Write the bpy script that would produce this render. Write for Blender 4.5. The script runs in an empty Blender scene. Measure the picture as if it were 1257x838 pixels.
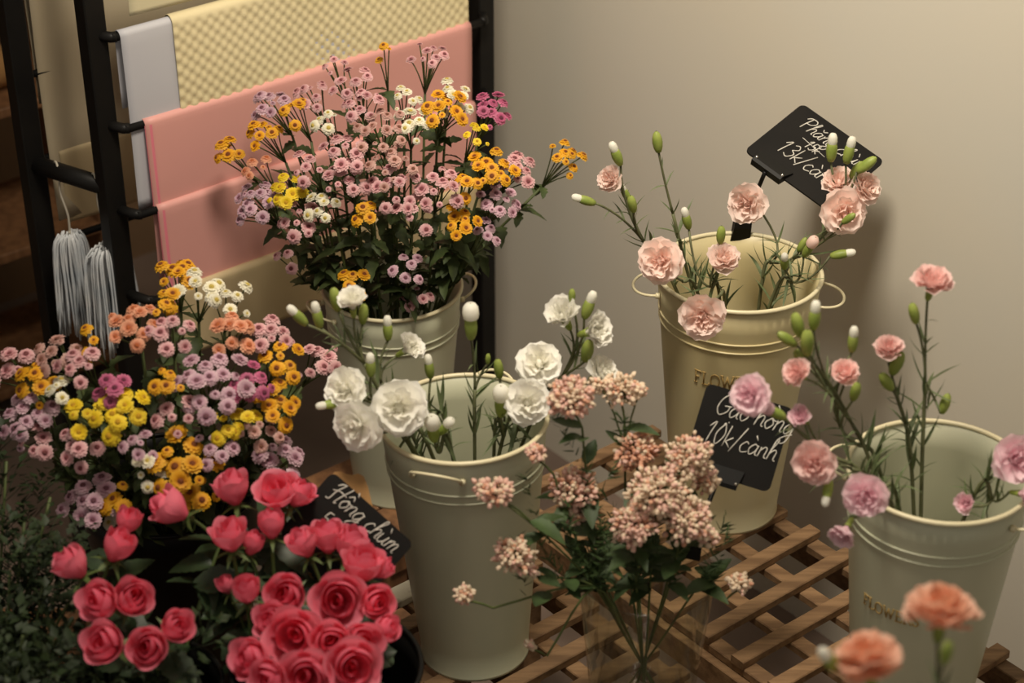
import bpy, math, random
from mathutils import Vector, Quaternion, Matrix

random.seed(11)
sc = bpy.context.scene
COL = sc.collection
V = Vector
R = math.radians
PI = math.pi

# ------------------------------------------------------------------ camera
FPX, PITCH, CAMZ = 2400.0, R(31), 1.90
cd = bpy.data.cameras.new('camera')
cam = bpy.data.objects.new('camera', cd)
COL.objects.link(cam)
cam.location = (0, 0, CAMZ)
cam.rotation_euler = (R(90) - PITCH, 0, 0)
cd.sensor_width = 36.0
cd.lens = FPX / 1257 * 36.0
cd.clip_start = 0.05
cd.dof.use_dof = True
cd.dof.focus_distance = 2.82
cd.dof.aperture_fstop = 3.4
sc.camera = cam

# ------------------------------------------------------------------ world, lamps, exposure
w = bpy.data.worlds.new('world')
sc.world = w
w.use_nodes = True
w.node_tree.nodes['Background'].inputs[0].default_value = (1.0, 0.89, 0.74, 1)
w.node_tree.nodes['Background'].inputs[1].default_value = 0.27


def area(name, loc, target, size, power, col):
    l = bpy.data.lights.new(name, 'AREA')
    l.shape = 'DISK'
    l.size = size
    l.energy = power
    l.spread = R(120)
    l.color = col
    o = bpy.data.objects.new(name, l)
    COL.objects.link(o)
    o.location = loc
    o.rotation_euler = (V(target) - V(loc)).to_track_quat('-Z', 'Y').to_euler()
    return o


area('ceiling_lamp', (0.0, 1.85, 2.40), (0.40, 2.70, 0.55), 0.5, 20, (1.0, 0.885, 0.72))
area('ceiling_lamp', (-0.45, 0.8, 3.1), (-0.1, 2.2, 0.4), 0.6, 1.5, (1.0, 0.88, 0.72))
sc.view_settings.view_transform = 'Standard'
sc.view_settings.look = 'None'
sc.view_settings.gamma = 1.0
sc.view_settings.use_curve_mapping = False
sc.view_settings.exposure = 0.0

# ------------------------------------------------------------------ photo geometry: a pixel's ray, met at a known depth or height
FW = V((0, math.cos(PITCH), -math.sin(PITCH)))
UPC = V((0, math.sin(PITCH), math.cos(PITCH)))
RT = V((1, 0, 0))
CAM = V((0, 0, CAMZ))


def ray(px, py):
    return (FW + RT * ((px - 628.5) / FPX) + UPC * ((419 - py) / FPX)).normalized()


def atY(px, py, y):
    d = ray(px, py)
    return CAM + d * (y / d.y)


def atZ(px, py, z):
    d = ray(px, py)
    return CAM + d * ((z - CAMZ) / d.z)


def pxm(p):
    """pixels per metre at a world point"""
    return FPX / (p - CAM).dot(FW)


# shop axes: A along the paper rack and the slats, B along the wall
CA, SA = math.cos(R(39)), math.sin(R(39))
A = V((CA, SA, 0))
B = V((SA, -CA, 0))


def ab(a, b, z=0.0):
    return V((a * CA + b * SA, a * SA - b * CA, z))


# ------------------------------------------------------------------ materials
def lin(c):
    def f(x):
        x = x / 255.0
        return x / 12.92 if x <= 0.04045 else ((x + 0.055) / 1.055) ** 2.4
    return (f(c[0]), f(c[1]), f(c[2]), 1.0)


MATS = {}


def mat(name, col, rough=0.6, col2=None, nscale=6.0, vary=0.0, bump=0.0, bscale=40.0, metal=0.0,
        transl=0.0, stretch=None, radial=None, spec=0.5, ramp=(0.35, 0.65)):
    """procedural material: two-tone noise, per-object value shift, optional radial (petal base to tip) ramp"""
    m = bpy.data.materials.new(name)
    m.use_nodes = True
    nt = m.node_tree
    N, L = nt.nodes, nt.links
    p = N['Principled BSDF']
    p.inputs['Roughness'].default_value = rough
    p.inputs['Metallic'].default_value = metal
    p.inputs['Specular IOR Level'].default_value = spec
    tc = N.new('ShaderNodeTexCoord')
    src = tc.outputs['Object']
    if stretch:
        mp = N.new('ShaderNodeMapping')
        mp.inputs['Scale'].default_value = stretch
        L.new(src, mp.inputs['Vector'])
        src = mp.outputs['Vector']
    c = None
    if radial:
        # radial = list of (radius in m, colour), distance from the bloom's own axis
        sx = N.new('ShaderNodeSeparateXYZ')
        L.new(tc.outputs['Object'], sx.inputs[0])
        cb = N.new('ShaderNodeCombineXYZ')
        L.new(sx.outputs[0], cb.inputs[0])
        L.new(sx.outputs[1], cb.inputs[1])
        ln = N.new('ShaderNodeVectorMath')
        ln.operation = 'LENGTH'
        L.new(cb.outputs[0], ln.inputs[0])
        mx = radial[-1][0]
        mr = N.new('ShaderNodeMapRange')
        mr.inputs['From Max'].default_value = mx
        L.new(ln.outputs['Value'], mr.inputs['Value'])
        cr = N.new('ShaderNodeValToRGB')
        el = cr.color_ramp.elements
        while len(el) < len(radial):
            el.new(0.5)
        for e, (r_, cc) in zip(el, radial):
            e.position = r_ / mx
            e.color = lin(cc)
        L.new(mr.outputs['Result'], cr.inputs['Fac'])
        c = cr.outputs['Color']
    elif col2 is not None:
        no = N.new('ShaderNodeTexNoise')
        no.inputs['Scale'].default_value = nscale
        no.inputs['Detail'].default_value = 4
        L.new(src, no.inputs['Vector'])
        cr = N.new('ShaderNodeValToRGB')
        cr.color_ramp.elements[0].position = ramp[0]
        cr.color_ramp.elements[1].position = ramp[1]
        cr.color_ramp.elements[0].color = lin(col)
        cr.color_ramp.elements[1].color = lin(col2)
        L.new(no.outputs['Fac'], cr.inputs['Fac'])
        c = cr.outputs['Color']
    if vary:
        oi = N.new('ShaderNodeObjectInfo')
        mr = N.new('ShaderNodeMapRange')
        mr.inputs['To Min'].default_value = 1 - vary
        mr.inputs['To Max'].default_value = 1 + vary * 0.6
        L.new(oi.outputs['Random'], mr.inputs['Value'])
        hs = N.new('ShaderNodeHueSaturation')
        if c:
            L.new(c, hs.inputs['Color'])
        else:
            hs.inputs['Color'].default_value = lin(col)
        L.new(mr.outputs['Result'], hs.inputs['Value'])
        c = hs.outputs['Color']
    if c:
        L.new(c, p.inputs['Base Color'])
    else:
        p.inputs['Base Color'].default_value = lin(col)
    if bump:
        no2 = N.new('ShaderNodeTexNoise')
        no2.inputs['Scale'].default_value = bscale
        no2.inputs['Detail'].default_value = 3
        L.new(src, no2.inputs['Vector'])
        bp = N.new('ShaderNodeBump')
        bp.inputs['Strength'].default_value = bump
        bp.inputs['Distance'].default_value = 0.002
        L.new(no2.outputs['Fac'], bp.inputs['Height'])
        L.new(bp.outputs['Normal'], p.inputs['Normal'])
    if transl:
        tr = N.new('ShaderNodeBsdfTranslucent')
        if c:
            L.new(c, tr.inputs['Color'])
        else:
            tr.inputs['Color'].default_value = lin(col)
        mix = N.new('ShaderNodeMixShader')
        mix.inputs[0].default_value = transl
        L.new(p.outputs[0], mix.inputs[1])
        L.new(tr.outputs[0], mix.inputs[2])
        L.new(mix.outputs[0], N['Material Output'].inputs['Surface'])
    MATS[name] = m
    return m


mat('wall_paint', (214, 206, 188), 0.75, (208, 205, 194), 1.6, bump=0.06, bscale=120, ramp=(0.3, 0.7))
mat('back_wall_paint', (132, 104, 76), 0.8, (108, 84, 60), 2.5)
mat('floor_tile', (128, 110, 98), 0.6, (108, 92, 82), 3.0, bump=0.05, bscale=30)
mat('wood', (148, 116, 82), 0.65, (112, 84, 56), 9.0, vary=0.22, bump=0.3, bscale=60, stretch=(1.0, 9.0, 9.0))
mat('dark_wood', (140, 100, 66), 0.6, (108, 74, 48), 8.0, vary=0.15, bump=0.2, bscale=50, stretch=(6, 6, 1))
mat('white_chipped_wood', (196, 190, 172), 0.7, (92, 70, 50), 26.0, bump=0.2, bscale=60, ramp=(0.5, 0.62))
mat('black_metal', (17, 16, 15), 0.5, (24, 22, 20), 14.0, spec=0.25)
mat('enamel', (200, 200, 174), 0.36, (190, 193, 168), 5.0, bump=0.03, bscale=30)
mat('enamel_cream', (210, 196, 150), 0.38, (200, 192, 158), 4.0, bump=0.03, bscale=30)
mat('enamel_rim', (226, 217, 182), 0.35, (218, 208, 172), 9.0)
mat('gold_print', (178, 150, 92), 0.5, (162, 136, 84), 60.0)
mat('black_plastic', (15, 15, 14), 0.45, (20, 19, 18), 10.0, spec=0.25)
mat('chalkboard', (17, 16, 15), 0.6, (25, 23, 21), 9.0, spec=0.18)
mat('chalk', (214, 210, 200), 0.9, (178, 174, 166), 160.0)
mat('chrome', (200, 196, 188), 0.2, (190, 186, 178), 30.0, metal=0.9)
mat('paper_pink', (238, 176, 168), 0.5, (234, 170, 162), 3.0, transl=0.12)
mat('paper_pink_edge', (238, 138, 152), 0.55, (232, 130, 146), 5.0)
mat('paper_white', (206, 206, 212), 0.6, (198, 198, 206), 3.0, transl=0.08)
mat('paper_ivory', (222, 212, 176), 0.6, (214, 204, 168), 3.0)
mat('paper_cream', (228, 214, 172), 0.6, (220, 206, 164), 5.0)
mat('paper_tan', (206, 186, 146), 0.65, (194, 174, 136), 3.0)
mat('paper_grey', (192, 180, 154), 0.65, (180, 164, 136), 2.5)
mat('kraft', (190, 146, 92), 0.75, (172, 128, 78), 8.0, bump=0.1, bscale=90)
mat('wire_grey', (196, 188, 172), 0.4, (180, 172, 156), 30.0)
mat('cord_white', (214, 216, 218), 0.7, (186, 194, 202), 25.0)
mat('leaf_carnation', (118, 130, 92), 0.6, (94, 108, 70), 40.0, vary=0.2, transl=0.12)
mat('stem_carnation', (112, 116, 80), 0.6, (88, 90, 62), 30.0, vary=0.15)
mat('calyx', (158, 172, 84), 0.5, (128, 148, 62), 60.0, vary=0.15, transl=0.1)
mat('leaf_chrys', (76, 90, 48), 0.6, (54, 68, 34), 45.0, vary=0.3, transl=0.12)
mat('stem_chrys', (92, 104, 56), 0.6, (70, 82, 44), 40.0, vary=0.2)
mat('leaf_rose', (52, 72, 42), 0.5, (38, 54, 30), 40.0, vary=0.3, transl=0.1)
mat('stem_rose', (92, 110, 58), 0.55, (74, 90, 46), 40.0)
mat('leaf_filler', (64, 86, 44), 0.6, (48, 66, 32), 40.0, vary=0.2, transl=0.1)
mat('leaf_green', (46, 62, 30), 0.6, (28, 42, 20), 20.0, vary=0.3, transl=0.12)
mat('rose_petal', (248, 122, 148), 0.65, vary=0.10, transl=0.38,
    radial=[(0.0, (244, 98, 126)), (0.010, (248, 122, 148)), (0.028, (251, 148, 168))])
for nm, c0, c1, c2 in (('pink', (250, 218, 206), (251, 228, 218), (252, 234, 226)),
                       ('white', (252, 250, 238), (253, 251, 243), (254, 253, 248)),
                       ('blush', (244, 196, 190), (248, 212, 206), (250, 222, 218)),
                       ('lilac', (247, 206, 216), (249, 218, 226), (251, 228, 234)),
                       ('coral', (248, 178, 140), (249, 196, 166), (251, 212, 190))):
    mat('carn_' + nm, c1, 0.65, vary=0.07, transl=0.34, radial=[(0.0, c0), (0.016, c1), (0.034, c2)])
for nm, c0, c1, c2 in (('pink', (160, 76, 92), (218, 164, 168), (228, 190, 190)),
                       ('lilac', (146, 84, 108), (204, 164, 180), (218, 188, 196)),
                       ('dusty', (150, 90, 82), (200, 154, 144), (212, 176, 166)),
                       ('yellow', (186, 100, 8), (230, 166, 24), (238, 184, 36)),
                       ('bright', (226, 188, 20), (240, 208, 34), (244, 218, 60)),
                       ('white', (222, 206, 140), (236, 230, 204), (242, 238, 222)),
                       ('peach', (186, 92, 58), (222, 150, 116), (230, 174, 142)),
                       ('magenta', (130, 40, 80), (188, 90, 128), (206, 120, 152))):
    mat('chr_' + nm, c1, 0.65, vary=0.14, transl=0.2, radial=[(0.002, c0), (0.0055, c1), (0.0115, c2)])
for nm, c in (('pink', (122, 62, 64)), ('lilac', (116, 70, 82)), ('dusty', (120, 74, 54)), ('yellow', (124, 62, 10)),
              ('bright', (206, 156, 20)), ('white', (206, 180, 84)), ('peach', (186, 96, 48)), ('magenta', (104, 36, 60))):
    mat('disc_' + nm, c, 0.8, tuple(int(x * 0.75) for x in c), 700.0, bump=0.6, bscale=900)
mat('rice_pink', (236, 192, 176), 0.7, (240, 202, 186), 120.0, transl=0.2)
mat('rice_cream', (242, 224, 198), 0.7, (238, 214, 186), 120.0, transl=0.2)
mat('rice_peach', (232, 180, 150), 0.7, (226, 170, 140), 120.0, transl=0.2)

gm = bpy.data.materials.new('clear_glass')
gm.use_nodes = True
gn, gl = gm.node_tree.nodes, gm.node_tree.links
gn.remove(gn['Principled BSDF'])
g_t = gn.new('ShaderNodeBsdfTransparent')
g_t.inputs[0].default_value = (0.93, 0.94, 0.91, 1)
g_g = gn.new('ShaderNodeBsdfGlossy')
g_g.inputs['Roughness'].default_value = 0.06
g_l = gn.new('ShaderNodeLayerWeight')
g_l.inputs['Blend'].default_value = 0.5
g_p = gn.new('ShaderNodeMath')
g_p.operation = 'POWER'
g_p.inputs[1].default_value = 4.0
gl.new(g_l.outputs['Facing'], g_p.inputs[0])
g_f = gn.new('ShaderNodeMath')
g_f.operation = 'MULTIPLY_ADD'
g_f.inputs[1].default_value = 0.55
g_f.inputs[2].default_value = 0.025
gl.new(g_p.outputs[0], g_f.inputs[0])
g_m = gn.new('ShaderNodeMixShader')
gl.new(g_f.outputs[0], g_m.inputs[0])
gl.new(g_t.outputs[0], g_m.inputs[1])
gl.new(g_g.outputs[0], g_m.inputs[2])
gl.new(g_m.outputs[0], gn['Material Output'].inputs['Surface'])
MATS['clear_glass'] = gm


# ------------------------------------------------------------------ mesh helpers
class MB:
    def __init__(self):
        self.v, self.f, self.m = [], [], []

    def add(self, vs, fs, mi=0):
        o = len(self.v)
        self.v += [tuple(p) for p in vs]
        self.f += [tuple(i + o for i in q) for q in fs]
        self.m += [mi] * len(fs)

    def tube(self, pts, rad, sides=6, mi=0, closed=False, flat=None):
        pts = [V(p) for p in pts]
        n = len(pts)
        rs = rad if isinstance(rad, (list, tuple)) else [rad] * n
        ring = []
        nrm = None
        for i, p in enumerate(pts):
            if closed:
                t = pts[(i + 1) % n] - pts[i - 1]
            else:
                t = pts[min(i + 1, n - 1)] - pts[max(i - 1, 0)]
            if t.length < 1e-9:
                t = V((0, 0, 1))
            t.normalize()
            if nrm is None:
                h = V((0, 0, 1)) if abs(t.z) < 0.9 else V((1, 0, 0))
                nrm = t.cross(h).normalized()
            nrm = nrm - t * nrm.dot(t)
            if nrm.length < 1e-6:
                nrm = t.orthogonal()
            nrm.normalize()
            bn = t.cross(nrm)
            ring.append([p + (nrm * math.cos(2 * PI * k / sides) + bn * math.sin(2 * PI * k / sides)) * rs[i]
                         for k in range(sides)])
        vs = [q for r_ in ring for q in r_]
        fs = []
        for i in range(n if closed else n - 1):
            j = (i + 1) % n
            for k in range(sides):
                k2 = (k + 1) % sides
                fs.append((i * sides + k, i * sides + k2, j * sides + k2, j * sides + k))
        if not closed:
            fs.append(tuple(reversed(range(sides))))
            fs.append(tuple((n - 1) * sides + k for k in range(sides)))
        self.add(vs, fs, mi)
        return self

    def lathe(self, prof, segs=32, mi=0, origin=(0, 0, 0), capb=False, capt=False):
        o = V(origin)
        vs = []
        for r_, z in prof:
            for k in range(segs):
                a = 2 * PI * k / segs
                vs.append(o + V((r_ * math.cos(a), r_ * math.sin(a), z)))
        fs = []
        for i in range(len(prof) - 1):
            for k in range(segs):
                k2 = (k + 1) % segs
                fs.append((i * segs + k, i * segs + k2, (i + 1) * segs + k2, (i + 1) * segs + k))
        if capb:
            fs.append(tuple(reversed(range(segs))))
        if capt:
            fs.append(tuple((len(prof) - 1) * segs + k for k in range(segs)))
        self.add(vs, fs, mi)
        return self

    def box(self, c, ex, ey, ez, hx, hy, hz, bev=0.0, mi=0):
        """oriented box, chamfered along its edges when bev is set"""
        c, ex, ey, ez = V(c), V(ex), V(ey), V(ez)
        if not bev:
            vs = [c + ex * (sx * hx) + ey * (sy * hy) + ez * (sz * hz)
                  for sx in (-1, 1) for sy in (-1, 1) for sz in (-1, 1)]
            self.add(vs, [(0, 1, 3, 2), (4, 6, 7, 5), (0, 4, 5, 1), (2, 3, 7, 6), (0, 2, 6, 4), (1, 5, 7, 3)], mi)
            return self
        prof = [(hy - bev, -hz), (hy, -hz + bev), (hy, hz - bev), (hy - bev, hz),
                (-hy + bev, hz), (-hy, hz - bev), (-hy, -hz + bev), (-hy + bev, -hz)]
        vs = [c + ex * (s * hx) + ey * y + ez * z for s in (-1, 1) for y, z in prof]
        n = 8
        fs = [(k, (k + 1) % n, n + (k + 1) % n, n + k) for k in range(n)]
        fs += [tuple(reversed(range(n))), tuple(n + k for k in range(n))]
        self.add(vs, fs, mi)
        return self

    def grid(self, rows, mi=0):
        nr, nc = len(rows), len(rows[0])
        vs = [p for r_ in rows for p in r_]
        fs = [(i * nc + j, i * nc + j + 1, (i + 1) * nc + j + 1, (i + 1) * nc + j)
              for i in range(nr - 1) for j in range(nc - 1)]
        self.add(vs, fs, mi)
        return self

    def mesh(self, name, mats, smooth=True):
        me = bpy.data.meshes.new(name)
        me.from_pydata(self.v, [], self.f)
        if isinstance(mats, str):
            mats = [mats]
        for m in mats:
            me.materials.append(MATS[m])
        if len(mats) > 1:
            me.polygons.foreach_set('material_index', self.m)
        me.polygons.foreach_set('use_smooth', [smooth] * len(me.polygons))
        me.update()
        return me


def part(name, me, parent=None, loc=(0, 0, 0), quat=None, scale=1.0):
    o = bpy.data.objects.new(name, me)
    COL.objects.link(o)
    o.parent = parent
    o.location = loc
    if quat is not None:
        o.rotation_mode = 'QUATERNION'
        o.rotation_quaternion = quat
    o.scale = (scale, scale, scale) if not isinstance(scale, (tuple, list)) else scale
    return o


def tag(o, label=None, cat=None, group=None, kind=None):
    if label:
        o['label'] = label
    if cat:
        o['category'] = cat
    if group:
        o['group'] = group
    if kind:
        o['kind'] = kind
    return o


def thing(name, label, cat, loc=(0, 0, 0), group=None, quat=None):
    o = part(name, None, None, loc, quat)
    o.empty_display_size = 0.05
    return tag(o, label, cat, group)


def zquat(axis, spin=0.0):
    return V(axis).to_track_quat('Z', 'Y') @ Quaternion((0, 0, 1), spin)


def bez(p0, p1, p2, n=6):
    return [p0 * (1 - t) ** 2 + p1 * (2 * t * (1 - t)) + p2 * t * t for t in [i / n for i in range(n + 1)]]


def catmull(P, n=5):
    P = [V(p) for p in P]
    if len(P) < 3:
        return P
    Q = [P[0] * 2 - P[1]] + P + [P[-1] * 2 - P[-2]]
    out = []
    for i in range(1, len(Q) - 2):
        a, b, c, d = Q[i - 1], Q[i], Q[i + 1], Q[i + 2]
        for k in range(n):
            t = k / n
            out.append(0.5 * ((2 * b) + (c - a) * t + (2 * a - 5 * b + 4 * c - d) * t * t
                              + (3 * b - a - 3 * c + d) * t ** 3))
    out.append(P[-1])
    return out


rnd = random.uniform

# ------------------------------------------------------------------ the setting
FLOORZ = -0.30
m = MB()
m.box((0, 2.2, FLOORZ - 0.02), (1, 0, 0), (0, 1, 0), (0, 0, 1), 3.2, 3.2, 0.02)
tag(part('floor', m.mesh('floor', 'floor_tile', False)), 'grey mauve shop floor under the buckets', kind='structure')
WA = 2.10
m = MB()
m.box(ab(WA + 0.03, -1.3, 1.3), A, B, (0, 0, 1), 0.03, 2.6, 1.6)
tag(part('wall_right', m.mesh('wall_right', 'wall_paint', False)), 'plain beige painted wall behind the buckets', kind='structure')
m = MB()
m.box(ab(0.0, -3.73, 1.3), A, B, (0, 0, 1), WA, 0.03, 1.6)
tag(part('wall_back', m.mesh('wall_back', 'back_wall_paint', False)), 'dim brown wall behind the paper rack', kind='structure')

# ------------------------------------------------------------------ low slatted pallets
PZ = 0.113


def pallet(label, a0, a1, b0, b1, sw, gap, white_end=False):
    o = ab(a0, b0, FLOORZ)
    t = thing('slatted_bench', label, 'bench', o, 'slatted wooden benches')
    L = a1 - a0
    sm = MB()
    sm.box((0, 0, 0), A, B, (0, 0, 1), L / 2, sw / 2, 0.007, 0.0015)
    slat = sm.mesh('slat', 'wood', False)
    wm = MB()
    wm.box((0, 0, 0), A, B, (0, 0, 1), L / 2, sw / 2 + 0.004, 0.007, 0.0015)
    wslat = wm.mesh('slat_white', 'white_chipped_wood', False)
    b = b0 + sw / 2
    k = 0
    while b < b1 - sw / 2:
        c = ab((a0 + a1) / 2, b, PZ - 0.007) - o
        c.z += rnd(-0.0008, 0.0)
        part('slat', wslat if (white_end and k == 0) else slat, t, c, Quaternion((0, 0, 1), R(rnd(-0.8, 0.8))))
        b += gap
        k += 1
    W = b1 - b0
    rm = MB()
    rm.box((0, 0, 0), B, A, (0, 0, 1), W / 2, 0.0125, 0.007, 0.0015)
    rail = rm.mesh('cross_slat', 'wood', False)
    for f in (0.05, 0.35, 0.65, 0.95):
        part('cross_slat', rail, t, ab(a0 + L * f, (b0 + b1) / 2, PZ - 0.0215) - o)
    em = MB()
    em.box((0, 0, 0), B, A, (0, 0, 1), W / 2, 0.009, 0.022, 0.0015)
    edge = em.mesh('side_board', 'wood', False)
    for a in (a0 - 0.0, a1 + 0.0):
        part('side_board', edge, t, ab(a, (b0 + b1) / 2, PZ - 0.0512) - o)
    lm = MB()
    lh = (PZ - 0.0735 - FLOORZ) / 2
    lm.box((0, 0, 0), (0, 0, 1), A, B, lh, 0.018, 0.018, 0.002)
    leg = lm.mesh('leg', 'wood', False)
    for a in (a0 + 0.018, a1 - 0.018):
        for b in (b0 + 0.03, (b0 + b1) / 2, b1 - 0.03):
            part('leg', leg, t, ab(a, b, FLOORZ + lh) - o)
    return t


pallet('wooden slatted bench under the white carnation bucket and glass vase', 1.205, 1.505, -1.875, -1.02, 0.026, 0.064, True)
pallet('wooden lattice bench against the wall under the two right buckets', 1.575, 1.885, -1.96, -0.95, 0.024, 0.072)

def crate(label, cx, cy, hx, hy, rot, name='wooden_crate', cat='crate'):
    '''low box of boards whose top carries buckets at z = 0'''
    o = V((cx, cy, FLOORZ))
    ex = V((math.cos(R(rot)), math.sin(R(rot)), 0))
    ey = V((-ex.y, ex.x, 0))
    t = thing(name, label, cat, o, 'dark wooden supports')
    H = -FLOORZ
    n = max(3, int(round(2 * hy / 0.10)))
    bw = 2 * hy / n
    m = MB()
    m.box((0, 0, 0), ex, ey, (0, 0, 1), hx, bw / 2 - 0.002, 0.009, 0.002)
    me = m.mesh('board', 'dark_wood', False)
    for k in range(n):
        part('board', me, t, ey * (-hy + bw * (k + .5)) + V((0, 0, H - 0.009)))
    for e, d, l, w_ in ((ex, ey, hx - .02, hy - .02), (ey, ex, hy - .02, hx - .02)):
        m = MB()
        m.box((0, 0, 0), e, d, (0, 0, 1), l, 0.010, 0.035, 0.002)
        me = m.mesh('apron', 'dark_wood', False)
        for sg in (-1, 1):
            part('apron', me, t, d * (sg * w_) + V((0, 0, H - 0.053)))
    m = MB()
    lh = (H - 0.018) / 2
    m.box((0, 0, 0), (0, 0, 1), ex, ey, lh, 0.020, 0.020, 0.002)
    me = m.mesh('leg', 'dark_wood', False)
    for sx in (-1, 1):
        for sy in (-1, 1):
            part('leg', me, t, ex * (sx * (hx - .035)) + ey * (sy * (hy - .035)) + V((0, 0, lh)))
    return t


crate('low brown wooden bench under the roses and left chrysanthemums', -0.46, 1.97, 0.40, 0.40, 0, 'low_bench', 'bench')
crate('small brown wooden stool under the back chrysanthemum bucket', -0.19, 2.70, 0.115, 0.115, 39, 'low_stool', 'stool')
crate('small brown wooden stool under the foreground coral carnation bucket', 0.43, 1.30, 0.13, 0.13, 0, 'low_stool', 'stool')

# ------------------------------------------------------------------ handwriting strokes
GL = {
    'P': ([[(.14, 0), (.1, .5), (.12, 1)], [(-.12, .78), (.02, 1), (.35, 1.02), (.5, .8), (.36, .55), (.1, .5)]], .55),
    'h': ([[(.04, 0), (.08, .5), (.2, .95), (.1, .98), (.06, .5), (.05, 0)], [(.05, .28), (.2, .5), (.32, .42), (.32, .08), (.42, .02)]], .42),
    'a': ([[(.36, .42), (.2, .5), (.03, .25), (.14, 0), (.32, .2), (.37, .48)], [(.37, .48), (.36, .1), (.46, .02)]], .46),
    'n': ([[(.02, .46), (.06, .4), (.05, 0)], [(.05, .28), (.2, .5), (.32, .42), (.32, .08), (.42, .02)]], .43),
    'g': ([[(.36, .42), (.2, .5), (.03, .25), (.14, 0), (.32, .2), (.37, .48)], [(.37, .48), (.36, -.25), (.2, -.45), (.04, -.32), (.2, -.1), (.46, .05)]], .47),
    'c': ([[(.33, .42), (.2, .5), (.03, .25), (.14, 0), (.4, .08)]], .4),
    'u': ([[(.02, .48), (.04, .12), (.16, 0), (.3, .15), (.35, .48)], [(.35, .48), (.35, .08), (.46, .02)]], .47),
    'm': ([[(.02, .46), (.05, .4), (.05, 0)], [(.05, .28), (.16, .5), (.25, .42), (.25, 0)], [(.25, .28), (.37, .5), (.47, .42), (.47, .08), (.58, .02)]], .58),
    'k': ([[(.05, 0), (.07, 1)], [(.36, .5), (.08, .22)], [(.1, .26), (.38, 0)]], .42),
    'o': ([[(.2, .5), (.03, .25), (.18, 0), (.36, .25), (.2, .5), (.3, .44), (.44, .4)]], .43),
    '1': ([[(-.05, .72), (.16, 1), (.12, .5), (.1, 0)]], .34),
    '0': ([[(.22, 1), (.03, .5), (.18, 0), (.4, .5), (.24, 1), (.16, .96)]], .46),
    '3': ([[(.04, .9), (.22, 1), (.36, .78), (.16, .54)], [(.16, .54), (.4, .36), (.24, 0), (.0, .12)]], .46),
    '5': ([[(.38, 1), (.1, .98)], [(.1, .98), (.07, .58), (.3, .58), (.36, .25), (.18, 0), (.0, .1)]], .44),
    '2': ([[(.03, .8), (.2, 1), (.36, .78), (.2, .35), (.02, .02), (.2, .06), (.42, .02)]], .46),
    '/': ([[(.0, -.15), (.34, 1.1)]], .36),
    '-': ([[(.03, .4), (.24, .42)]], .3),
    'G': ([[(.52, .82), (.36, 1), (.1, .75), (.04, .3), (.25, 0), (.5, .2), (.52, .44)], [(.3, .42), (.6, .46)]], .62),
    'H': ([[(-.12, .72), (.0, .92), (.16, .98)], [(.16, 1), (.08, .5), (.12, 0), (-.04, -.06)], [(.52, 1.05), (.44, .5), (.42, 0), (.52, .04)], [(-.1, .42), (.2, .58), (.6, .56)]], .62),
    ' ': ([], .26),
    # serif capitals for the bucket print
    'F': ([[(.12, 0), (.12, 1)], [(0, 1), (.52, 1), (.54, .84)], [(.12, .52), (.4, .52)], [(0, 0), (.26, 0)]], .64),
    'L': ([[(.12, 0), (.12, 1)], [(0, 1), (.26, 1)], [(0, 0), (.5, 0), (.54, .2)]], .62),
    'O': ([[(.36, 1), (.12, .86), (.04, .5), (.12, .14), (.36, 0), (.6, .14), (.68, .5), (.6, .86), (.36, 1)]], .8),
    'W': ([[(.06, 1), (.28, 0)], [(.28, 0), (.46, .95)], [(.46, .95), (.66, 0)], [(.66, 0), (.88, 1)], [(-.04, 1), (.18, 1)], [(.78, 1), (.98, 1)]], 1.04),
    'E': ([[(.12, 0), (.12, 1)], [(0, 1), (.5, 1), (.52, .84)], [(.12, .52), (.4, .52)], [(0, 0), (.52, 0), (.55, .18)]], .66),
    'R': ([[(.12, 0), (.12, 1)], [(0, 1), (.35, 1), (.52, .84), (.46, .58), (.12, .52)], [(.3, .52), (.58, .02), (.68, 0)], [(0, 0), (.26, 0)]], .72),
    'S': ([[(.46, .8), (.3, 1), (.1, .9), (.08, .68), (.42, .36), (.44, .12), (.26, 0), (.06, .08), (.03, .24)]], .56),
}
ACC = {'breve': [(.06, .82), (.2, .68), (.34, .82)], 'grave': [(.08, .9), (.24, .68)], 'dot': [(.19, -.2), (.23, -.24)],
       'circ': [(.04, .64), (.2, .82), (.36, .64)], 'grave_hi': [(.16, 1.12), (.34, .92)]}
COMP = {'ă': ('a', ['breve']), 'ù': ('u', ['grave']), 'à': ('a', ['grave']), 'ạ': ('a', ['dot']), 'ồ': ('o', ['circ', 'grave_hi'])}
SERIF = set('FLOWERS')


def strokes(text, smooth=True):
    x, out = 0.0, []
    for ch in text:
        b, acc = COMP.get(ch, (ch, []))
        ss, adv = GL[b]
        for s in list(ss) + [ACC[k] for k in acc]:
            out.append([(x + p[0], p[1]) for p in s])
        x += adv
    return out, x


# ------------------------------------------------------------------ buckets
def bucket_r(f, r0, r1):
    return r0 + (r1 - r0) * f


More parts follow.
